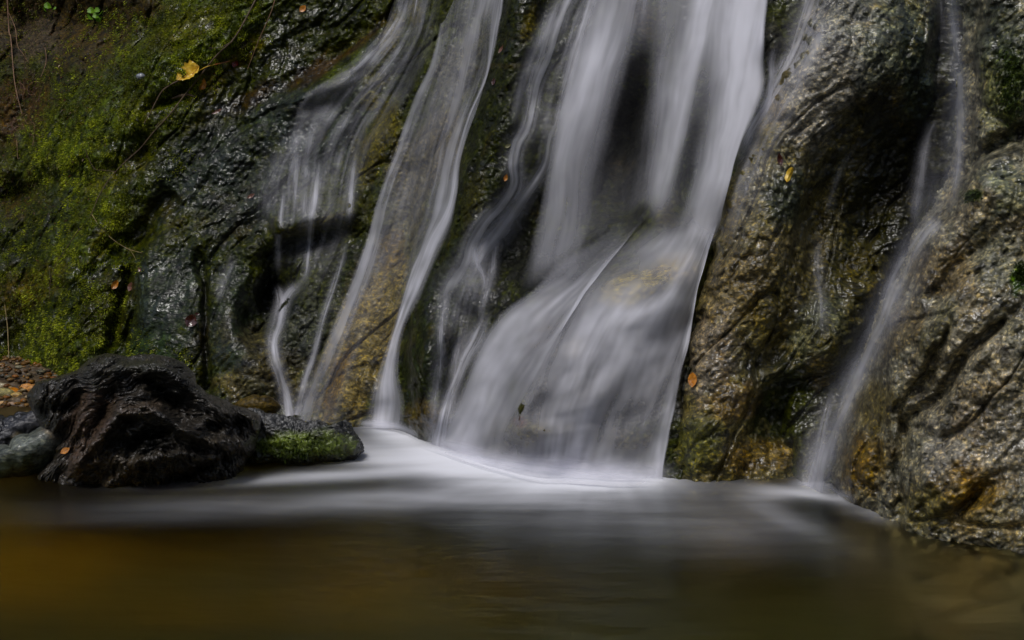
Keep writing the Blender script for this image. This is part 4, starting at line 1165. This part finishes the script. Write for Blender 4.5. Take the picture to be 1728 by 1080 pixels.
link('moss', me, M_MOSS, kind='stuff', label='green moss covering the left bank of the cliff', category='moss')

# dead bits in the bare soil of the bank
K = 30000
lx_ = rng.uniform(-60, 260, K); ly_ = rng.uniform(-60, 470, K)
PL = place(lx_, ly_, sample(SURF, lx_, ly_))
wl = np.clip(ell(lx_, ly_, 60, 130, 170, 110, 0) + ell(lx_, ly_, 20, 320, 90, 90, 0) * .8, 0, 1) * sst(-.3, .3, fbm(PL[:, 0] * 12, PL[:, 1] * 12, PL[:, 2] * 12, 2))
sl_ = rng.random(K) < wl * .5
cols_ = np.array([(.10, .06, .03), (.055, .035, .02), (.16, .12, .07), (.12, .045, .02), (.09, .10, .05)])[rng.integers(0, 5, sl_.sum())]
V, F, cc = blades(PL[sl_], surf_normal(lx_[sl_], ly_[sl_]), .010, .0028, cols_, 1.2, 12)
me = raw_mesh('plant_litter', V, F, {'tint': cc}, smooth=False)
link('plant_litter', me, M_MOSS, kind='stuff', label='dead brown litter on the bare soil at the upper left', category='litter')

# moss cushion on the low rock
K = 9000
ii = rng.integers(0, mX.size, K * 3)
ax_, ay_, af = mX.reshape(-1)[ii], mY.reshape(-1)[ii], mF.reshape(-1, 3)[ii]
mq = sst(1.2, .5, np.sqrt(((ax_ - 498) / 66) ** 2 + ((ay_ - 752) / 14) ** 2) + .9 * fbm(af[:, 0] * 24, af[:, 1] * 24, af[:, 2] * 24, 3))
s2_ = rng.random(len(ii)) < mq
nf = normals_of(mF).reshape(-1, 3)[ii][s2_]
_t = rng.random(s2_.sum()) < .6; nf = nf[_t]
bb = af[s2_][_t] + rng.normal(size=(_t.sum(), 3)) * .0015
V, F, cc = blades(bb, nf, .008, .003, np.tile(np.array((.05, .078, .007)), (len(bb), 1)), .3, 9)
me = raw_mesh('moss_cushion', V, F, {'tint': cc}, smooth=False)
link('moss_cushion', me, M_MOSS, parent=MR)

# tufts on the right boulder
for (cx, cy, a_, b_, cnt, lb) in ((1706, 140, 26, 60, 800, 'dark green moss high on the pale right boulder'), (1724, 462, 12, 16, 700, 'bright green moss tuft at the right picture edge'), (1640, 330, 14, 8, 350, 'small moss tuft on the upper rim of the pale right boulder')):
    x_ = cx + rng.normal(size=cnt) * a_ * .55; y_ = cy + rng.normal(size=cnt) * b_ * .55
    Pq = place(x_, y_, sample(SURF, x_, y_)); nq = surf_normal(x_, y_)
    V, F, cc = blades(Pq, nq, .007, .0028, np.tile(np.array((.032, .052, .006)), (cnt, 1)), .5, int(cx))
    me = raw_mesh('moss_tuft', V, F, {'tint': cc}, smooth=False)
    link('moss_tuft', me, M_MOSS, label=lb, category='moss', kind='stuff')

# ------------------------------------------------------------------ leaves, twigs, plants
def on_rock(px, py, lift=.006, surf=None):
    return Vector(place(np.array(float(px)), np.array(float(py)), float(sample(SURF if surf is None else surf, px, py)) - lift))


def tube(name, pts, rad, mat, parent=None, seg=7, sm=10, **tags):
    p, _ = catmull([tuple(q) for q in pts], max(8, len(pts) * sm))
    p = np.array(p); m = len(p)
    t = np.gradient(p, axis=0); t /= np.linalg.norm(t, axis=1)[:, None] + 1e-12
    up = np.array([0.2, -1, .1]); s = np.cross(t, up); s /= np.linalg.norm(s, axis=1)[:, None]; b_ = np.cross(t, s)
    rr = np.interp(np.linspace(0, 1, m), np.linspace(0, 1, len(rad)), rad)
    rr = rr * (1 + .18 * np.sin(np.arange(m) * 1.3) * np.sin(np.arange(m) * .37))
    th = np.linspace(0, 2 * np.pi, seg + 1)[:-1]
    V = p[:, None] + rr[:, None, None] * (np.cos(th)[None, :, None] * s[:, None] + np.sin(th)[None, :, None] * b_[:, None])
    idx = np.arange(m * seg).reshape(m, seg); nx_ = np.roll(idx, -1, axis=1)
    q = np.stack([idx[:-1], idx[1:], nx_[1:], nx_[:-1]], -1).reshape(-1, 4)
    return link(name, raw_mesh(name, V.reshape(-1, 3), q), mat, parent, **tags)


def catm3(pts):
    return pts


def catmull3(pts, n):
    return catmull(pts, n)


# leaf blade as a lobed or oval sheet with a fold along the midrib; real thickness through a thin shell
def leaf_mesh(name, outline, fold=.5, curl=.6, size=.05, nseg=14, crinkle=.04, seed=0):
    """outline: half widths along the midrib from stalk (0) to tip (1)."""
    m = 26; t = np.linspace(0, 1, m); w = np.interp(t, np.linspace(0, 1, len(outline)), outline)
    s = np.linspace(-1, 1, nseg)
    T, S = np.meshgrid(t, s, indexing='ij')
    x = S * w[:, None]; y = T - .5
    z = -np.abs(S) * w[:, None] * -fold + curl * (T - .5) ** 2 + crinkle * fbm(T * 5 + seed, S * 3, 0 * T + seed, 3)
    y = y + .06 * np.abs(S) * 0
    P = np.stack([x, y, z], -1) * size
    n_ = m * nseg; idx = np.arange(n_).reshape(m, nseg)
    q = np.stack([idx[:-1, :-1], idx[1:, :-1], idx[1:, 1:], idx[:-1, 1:]], -1).reshape(-1, 4)
    V2 = P.copy(); V2[..., 2] -= .0004
    V = np.concatenate([P.reshape(-1, 3), V2.reshape(-1, 3)])
    return raw_mesh(name, V, np.concatenate([q, q[:, ::-1] + n_]))


OVAL = [.0, .13, .22, .27, .27, .24, .18, .10, .0]
LOBED = [.02, .30, .46, .38, .52, .40, .44, .28, .30, .16, .0]


def leaf(px, py, size_px, ang, mat, label, outline=OVAL, fold=.5, curl=.6, tilt=0.0, stalk=None, cat='leaf', lift=.008, seed=0, roll=0.0, mat2=None, crinkle=.04):
    c = on_rock(px, py, lift)
    size = size_px * c.y / FPX
    root = bpy.data.objects.new('fallen_leaf', None); COL.objects.link(root)
    root.empty_display_size = .02
    root.location = c
    nrm = Vector(surf_normal(np.array([float(px)]), np.array([float(py)]))[0])
    nrm = (nrm * .6 + Vector((0, -1, .15)) * .8).normalized()
    d = Vector((math.cos(R(ang)), 0, math.sin(R(ang))))
    yv = (d - nrm * d.dot(nrm)).normalized(); xv = yv.cross(nrm)
    from mathutils import Matrix
    Mx = Matrix((xv, yv, nrm)).transposed()
    Mx = Mx @ Matrix.Rotation(roll, 3, 'Y') @ Matrix.Rotation(tilt, 3, 'X')
    root.rotation_euler = Mx.to_euler()
    root['label'] = label; root['category'] = cat
    bl = link('blade', leaf_mesh('blade', outline, fold, curl, size, seed=seed, crinkle=crinkle), mat, root)
    # midrib
    mr = tube('midrib', [(0, -size * .5, size * (curl * .25) + .0006), (0, -size * .2, size * curl * .04 + .0008), (0, size * .2, size * curl * .04 + .0008), (0, size * .45, size * curl * .2 + .0006)], [.0007, .0004], mat2 or mat, root, seg=5, sm=4)
    if stalk:
        pts = [(0, -size * .5, size * curl * .25)] + stalk
        tube('stalk', pts, [.0010, .0008], mat2 or mat, root, seg=6, sm=5)
    return root


M_YEL = plain_material('yellow_leaf', (.88, .52, .045), .38, .5, .35, 90, .5, coat=.4, sub=.2)
M_YELR = plain_material('leaf_stalk_red', (.42, .13, .03), .4, .5, .3, 60, .2)
M_ORG = plain_material('orange_leaf', (.52, .20, .018), .3, .5, .4, 120, .4, coat=.6, sub=.15)
M_RED = plain_material('red_leaf', (.20, .022, .014), .25, .6, .4, 120, .4, coat=.7)
M_MAR = plain_material('maroon_leaf', (.050, .012, .007), .22, .6, .4, 120, .5, coat=.8)
M_PNK = plain_material('faded_leaf', (.17, .075, .048), .3, .6, .4, 140, .5, coat=.7)

big_leaf = leaf(320, 128, 44, 210, M_YEL, 'large crumpled yellow leaf with red stalk lying on the mossy cliff', [.02, .26, .38, .30, .42, .33, .35, .22, .24, .12, .0], .75, .7, .0, lift=.018, seed=3, mat2=M_YELR, roll=.75, crinkle=.13)
for _px, _m in (([(336, 119), (348, 113), (362, 109)], M_YEL), ([(362, 109), (376, 106), (388, 103)], M_YELR)):
    _pl = [tuple(on_rock(x, y, .014) - big_leaf.location) for x, y in _px]
    bpy.context.view_layer.update()
    _o = tube('stalk', _pl, [.0013, .0010], _m, big_leaf, seg=6, sm=6)
    _o.matrix_parent_inverse = big_leaf.rotation_euler.to_matrix().to_4x4().inverted()
leaf(397, 107, 20, 95, M_RED, 'small glossy red leaf at the end of the big yellow leaf\'s stalk', OVAL, .7, .5, seed=1)
leaf(342, 143, 21, 70, M_ORG, 'curled orange leaf just below the big yellow leaf', OVAL, -.6, 1.2, seed=2)
leaf(367, 188, 21, 30, M_PNK, 'narrow pinkish brown leaf on wet rock below the yellow leaf', [0, .08, .12, .13, .10, .05, 0], .5, .4, seed=4)
leaf(511, 15, 15, 50, M_ORG, 'small orange leaf at the top edge on dark rock', [0, .22, .34, .34, .22, 0], .3, .4, seed=5)
leaf(846, 83, 17, 60, M_PNK, 'thin reddish leaf high on the dark rib between the streams', [0, .10, .16, .14, .06, 0], .5, .5, seed=6)
leaf(853, 300, 13, 70, M_ORG, 'tiny orange leaf beside the winding strand', OVAL, .4, .5, seed=7)
leaf(857, 246, 12, 30, plain_material('pale_leaf', (.20, .19, .08), .4), 'tiny pale green leaf above the tiny orange one on the rib', OVAL, .4, .3, seed=8)
leaf(833, 138, 13, 80, M_MAR, 'tiny dark red leaf on the rib below the thin reddish one', OVAL, .4, .3, seed=9)
leaf(1331, 296, 27, 68, M_YEL, 'curled yellow leaf on the upper face of the brown boulder', [0, .14, .20, .17, .20, .18, .08], -.5, .9, seed=10, lift=.012)
leaf(1316, 270, 24, 100, M_MAR, 'dark maroon curled leaf above the curled yellow one', [0, .12, .2, .2, .12, 0], .8, .8, seed=11)
leaf(1169, 641, 27, 95, M_ORG, 'oval orange-yellow leaf low on the left edge of the brown boulder', [0, .2, .29, .29, .22, 0], .25, .3, seed=12, lift=.012)
leaf(194, 480, 19, 55, M_ORG, 'orange leaf with dark tip on the rock right of the moss', OVAL, .4, .6, seed=13)
leaf(201, 471, 12, 60, plain_material('olive_leaf', (.10, .10, .015), .4), 'small olive leaf touching the orange leaf right of the moss', OVAL, .4, .6, seed=14)
leaf(221, 484, 17, 75, M_PNK, 'faded pink-brown leaf beside the orange leaf right of the moss', [0, .2, .3, .3, .2, 0], .5, .6, seed=15)
leaf(323, 542, 24, 60, M_MAR, 'dark red-brown curled leaf on the smooth green slab', [0, .28, .42, .42, .30, .05], .4, .9, seed=16)
leaf(424, 331, 16, 30, M_PNK, 'small pink-brown leaf on the dark wall left of the veil', [0, .14, .2, .2, .1, 0], .5, .6, seed=17)
leaf(236, 455, 10, 120, M_PNK, 'tiny brown leaf above the faded pink-brown one', OVAL, .5, .6, seed=18)
leaf(333, 530, 9, 0, M_MAR, 'tiny dark leaf fragment touching the leaf on the green slab', OVAL, .4, .5, seed=20)

# leaf on the stump: find the front of the stump there
def stump_front(px, py):
    q = np.hypot(mLX - px, mLY - py)
    return mLF.reshape(-1, 3)[np.argmin(q)]


def add_leaf_at(P, size, ang, mat, label, outline=OVAL, seed=0):
    from mathutils import Matrix
    root = bpy.data.objects.new('fallen_leaf', None); COL.objects.link(root); root.empty_display_size = .02
    root.location = P; nrm = Vector((0, -.8, .6)).normalized(); d = Vector((math.cos(R(ang)), 0, math.sin(R(ang))))
    yv = (d - nrm * d.dot(nrm)).normalized(); xv = yv.cross(nrm)
    root.rotation_euler = Matrix((xv, yv, nrm)).transposed().to_euler()
    root['label'] = label; root['category'] = 'leaf'
    link('blade', leaf_mesh('blade', outline, .3, .4, size, seed=seed), mat, root)
    tube('midrib', [(0, -size * .5, size * .1), (0, 0, .0008), (0, size * .4, size * .08)], [.0006, .0004], mat, root, seg=5, sm=4)


lx, ly, lf = [a for a in (None, None, None)]
for ob in bpy.data.objects:
    if ob.name == 'driftwood_stump':
        k = len(ob.data.vertices)
        co = np.empty(k * 3); ob.data.vertices.foreach_get('co', co); co = co.reshape(-1, 3)[:k // 2]
        u_, v_ = project(co)
        near = np.hypot(u_ - 105, v_ - 762) < 8
        Pn = co[near][np.argmin(co[near][:, 1])]
        add_leaf_at(Vector(Pn) + Vector((0, -.008, .004)), .022, 40, M_ORG, 'small orange leaf stuck on the left side of the stump', [0, .2, .32, .3, .16, 0], 21)

M_TWIG = plain_material('dark_twig', (.095, .062, .034), .6, .4, .4, 80, .5)
M_ROOT = plain_material('pale_root', (.20, .11, .060), .6, .4, .35, 80, .4)
M_TAN = plain_material('tan_stem', (.26, .19, .080), .55, .4, .3, 80, .4)


def twig(pixels, rads, mat, label, lift=.010, branches=(), cat='twig'):
    root = bpy.data.objects.new('twig', None); COL.objects.link(root); root.empty_display_size = .02
    p0 = on_rock(pixels[-1][0], pixels[-1][1], lift); root.location = p0
    root['label'] = label; root['category'] = cat
    def run(nm, pix, rr):
        dd = np.array([float(sample(SMOOTH, x, y)) - lift - .004 for x, y in pix])
        dd = np.convolve(np.pad(dd, 1, mode='edge'), [.25, .5, .25], 'valid')
        pts = [tuple(Vector(place(np.array(float(x)), np.array(float(y)), d)) - p0) for (x, y), d in zip(pix, dd)]
        tube(nm, pts, rr, mat, root, seg=6, sm=8)
    run('stem', pixels, rads)
    for b_, r_ in branches:
        run('side_shoot', b_, r_)
    return root


twig([(440, -18), (424, 14), (395, 65), (367, 92), (340, 125), (312, 160), (285, 195), (260, 222), (237, 250), (215, 270), (195, 290), (178, 312), (165, 335), (155, 360), (130, 392), (105, 430), (92, 450), (85, 475), (83, 505)],
     [.0026, .0022, .0019, .0016, .0012, .0007], M_TWIG, 'long thin dark twig slanting across the moss past the yellow leaf', .014,
     [([(392, 70), (372, 80), (352, 81)], [.0012, .0006]), ([(262, 214), (272, 204), (280, 197)], [.0010, .0008]), ([(195, 290), (175, 287), (158, 283), (150, 268), (143, 250)], [.0009, .0005])])
twig([(467, -14), (461, 10), (450, 38), (438, 65), (430, 85), (418, 116)], [.0012, .0008], M_ROOT, 'fine pale twig on the dark wet rock at the top, right of the long twig')
twig([(155, 362), (170, 384), (188, 402), (210, 417), (225, 423), (240, 427)], [.0010, .0008], M_TAN, 'thin tan twig curving right from the end of the long dark twig', .012, [([(219, 421), (225, 430), (230, 440)], [.0006, .0004])])
twig([(302, 136), (285, 145), (272, 156), (263, 172), (254, 190), (243, 208)], [.0026, .0022, .0012], M_TWIG, 'short curved black twig arching left of the big yellow leaf', .012)
twig([(290, 166), (305, 162), (318, 160), (328, 163)], [.0020, .0050, .0042, .0015], M_TWIG, 'stubby black wood chip under the big yellow leaf', .010, cat='wood chip')
twig([(12, -14), (14, 30), (18, 62), (22, 110), (25, 140), (30, 165), (37, 192)], [.0022, .0018, .0012], M_ROOT, 'long pale hanging root near the left picture edge', .022,
     [([(15, 22), (25, 45), (29, 75), (40, 93), (48, 106)], [.0012, .0007])], cat='root')
twig([(76, 80), (78, 100), (74, 118), (69, 130)], [.0011, .0009], M_ROOT, 'short pale root hanging right of the long pale one', .014, cat='root')
twig([(28, 236), (29, 250), (30, 268)], [.0009, .0007], M_ROOT, 'tiny pale root below the long hanging one', .012, cat='root')
twig([(52, 226), (57, 233), (55, 246)], [.0009, .0007], M_ROOT, 'tiny hooked pale root right of the other tiny one', .012, cat='root')
twig([(8, 514), (12, 545), (14, 580), (16, 620), (21, 645), (28, 664)], [.0014, .0015, .0012], M_TAN, 'pale tan stem hanging down to the pebbles at lower left', .022, cat='stem')
for k_, (cx, cy, w_, h_) in enumerate([(38, 215, 30, 30), (45, 150, 26, 26)]):
    root = bpy.data.objects.new('root_tangle', None); COL.objects.link(root); root.empty_display_size = .02
    p0 = on_rock(cx, cy, .004); root.location = p0
    root['label'] = ['tangle of fine reddish roots at the foot of the long pale root', 'loose fine reddish roots beside the middle of the long pale root'][k_]; root['category'] = 'roots'
    for j in range(9):
        a = rng.uniform(-1, 1, 2) * (w_, h_) * .6; pts = []
        x, y = cx + a[0], cy - h_ * .6 + abs(a[1]) * .3
        for q in range(5):
            P_ = on_rock(x, y, .008 + .004 * math.sin(q * 2 + j)) - p0; pts.append(tuple(P_))
            x += rng.normal() * 5 + (-4 if j % 2 else 3); y += rng.uniform(3, 11)
        tube('rootlet', pts, [.0007, .0004], M_ROOT if j % 3 == 0 else plain_material('red_root', (.10, .035, .02), .6), root, seg=5, sm=5)

M_LEAFG = plain_material('fresh_green_leaf', (.16, .34, .015), .45, .4, .25, 60, .2, sub=.35)


def little_plant(px, py, leaflets, label, sc=1.0):
    root = bpy.data.objects.new('seedling', None); COL.objects.link(root); root.empty_display_size = .02
    p0 = on_rock(px, py, .004); root.location = p0; root['label'] = label; root['category'] = 'plant'
    for i, (dx, dy, s_, an) in enumerate(leaflets):
        P_ = on_rock(px, py, .030 + .004 * (i % 3)) - p0 + Vector((dx, 0, -dy)) * (p0.y / FPX)
        base = Vector((0, 0, -.006))
        tube('stem', [tuple(base), tuple(P_ * .5 + Vector((0, -.002, -.006))), tuple(P_)], [.0007, .0005], M_LEAFG, root, seg=5, sm=4)
        size = s_ * p0.y / FPX
        me = leaf_mesh('leaflet', [.05, .40, .52, .40, .50, .34, .12], -.25, .3, size, seed=i, crinkle=.05)
        o = link('leaflet', me, M_LEAFG, root)
        o.location = P_
        o.rotation_euler = (R(62 + 10 * math.sin(i * 2.1)), R(14 * math.sin(i * 1.7)), R(an))
    return root


little_plant(162, 30, [(-8, -12, 12, 20), (2, -14, 12, -30), (9, -9, 12, -80), (-9, -2, 12, 70), (0, -4, 11, 10), (9, -1, 10, -100), (4, 3, 8, 190)], 'bright green clover-like seedling near the top, the larger of two')
little_plant(84, 20, [(-3, -10, 12, 30), (-7, -4, 9, 80), (8, -6, 6, -30)], 'smaller bright green seedling left of the clover-like one')
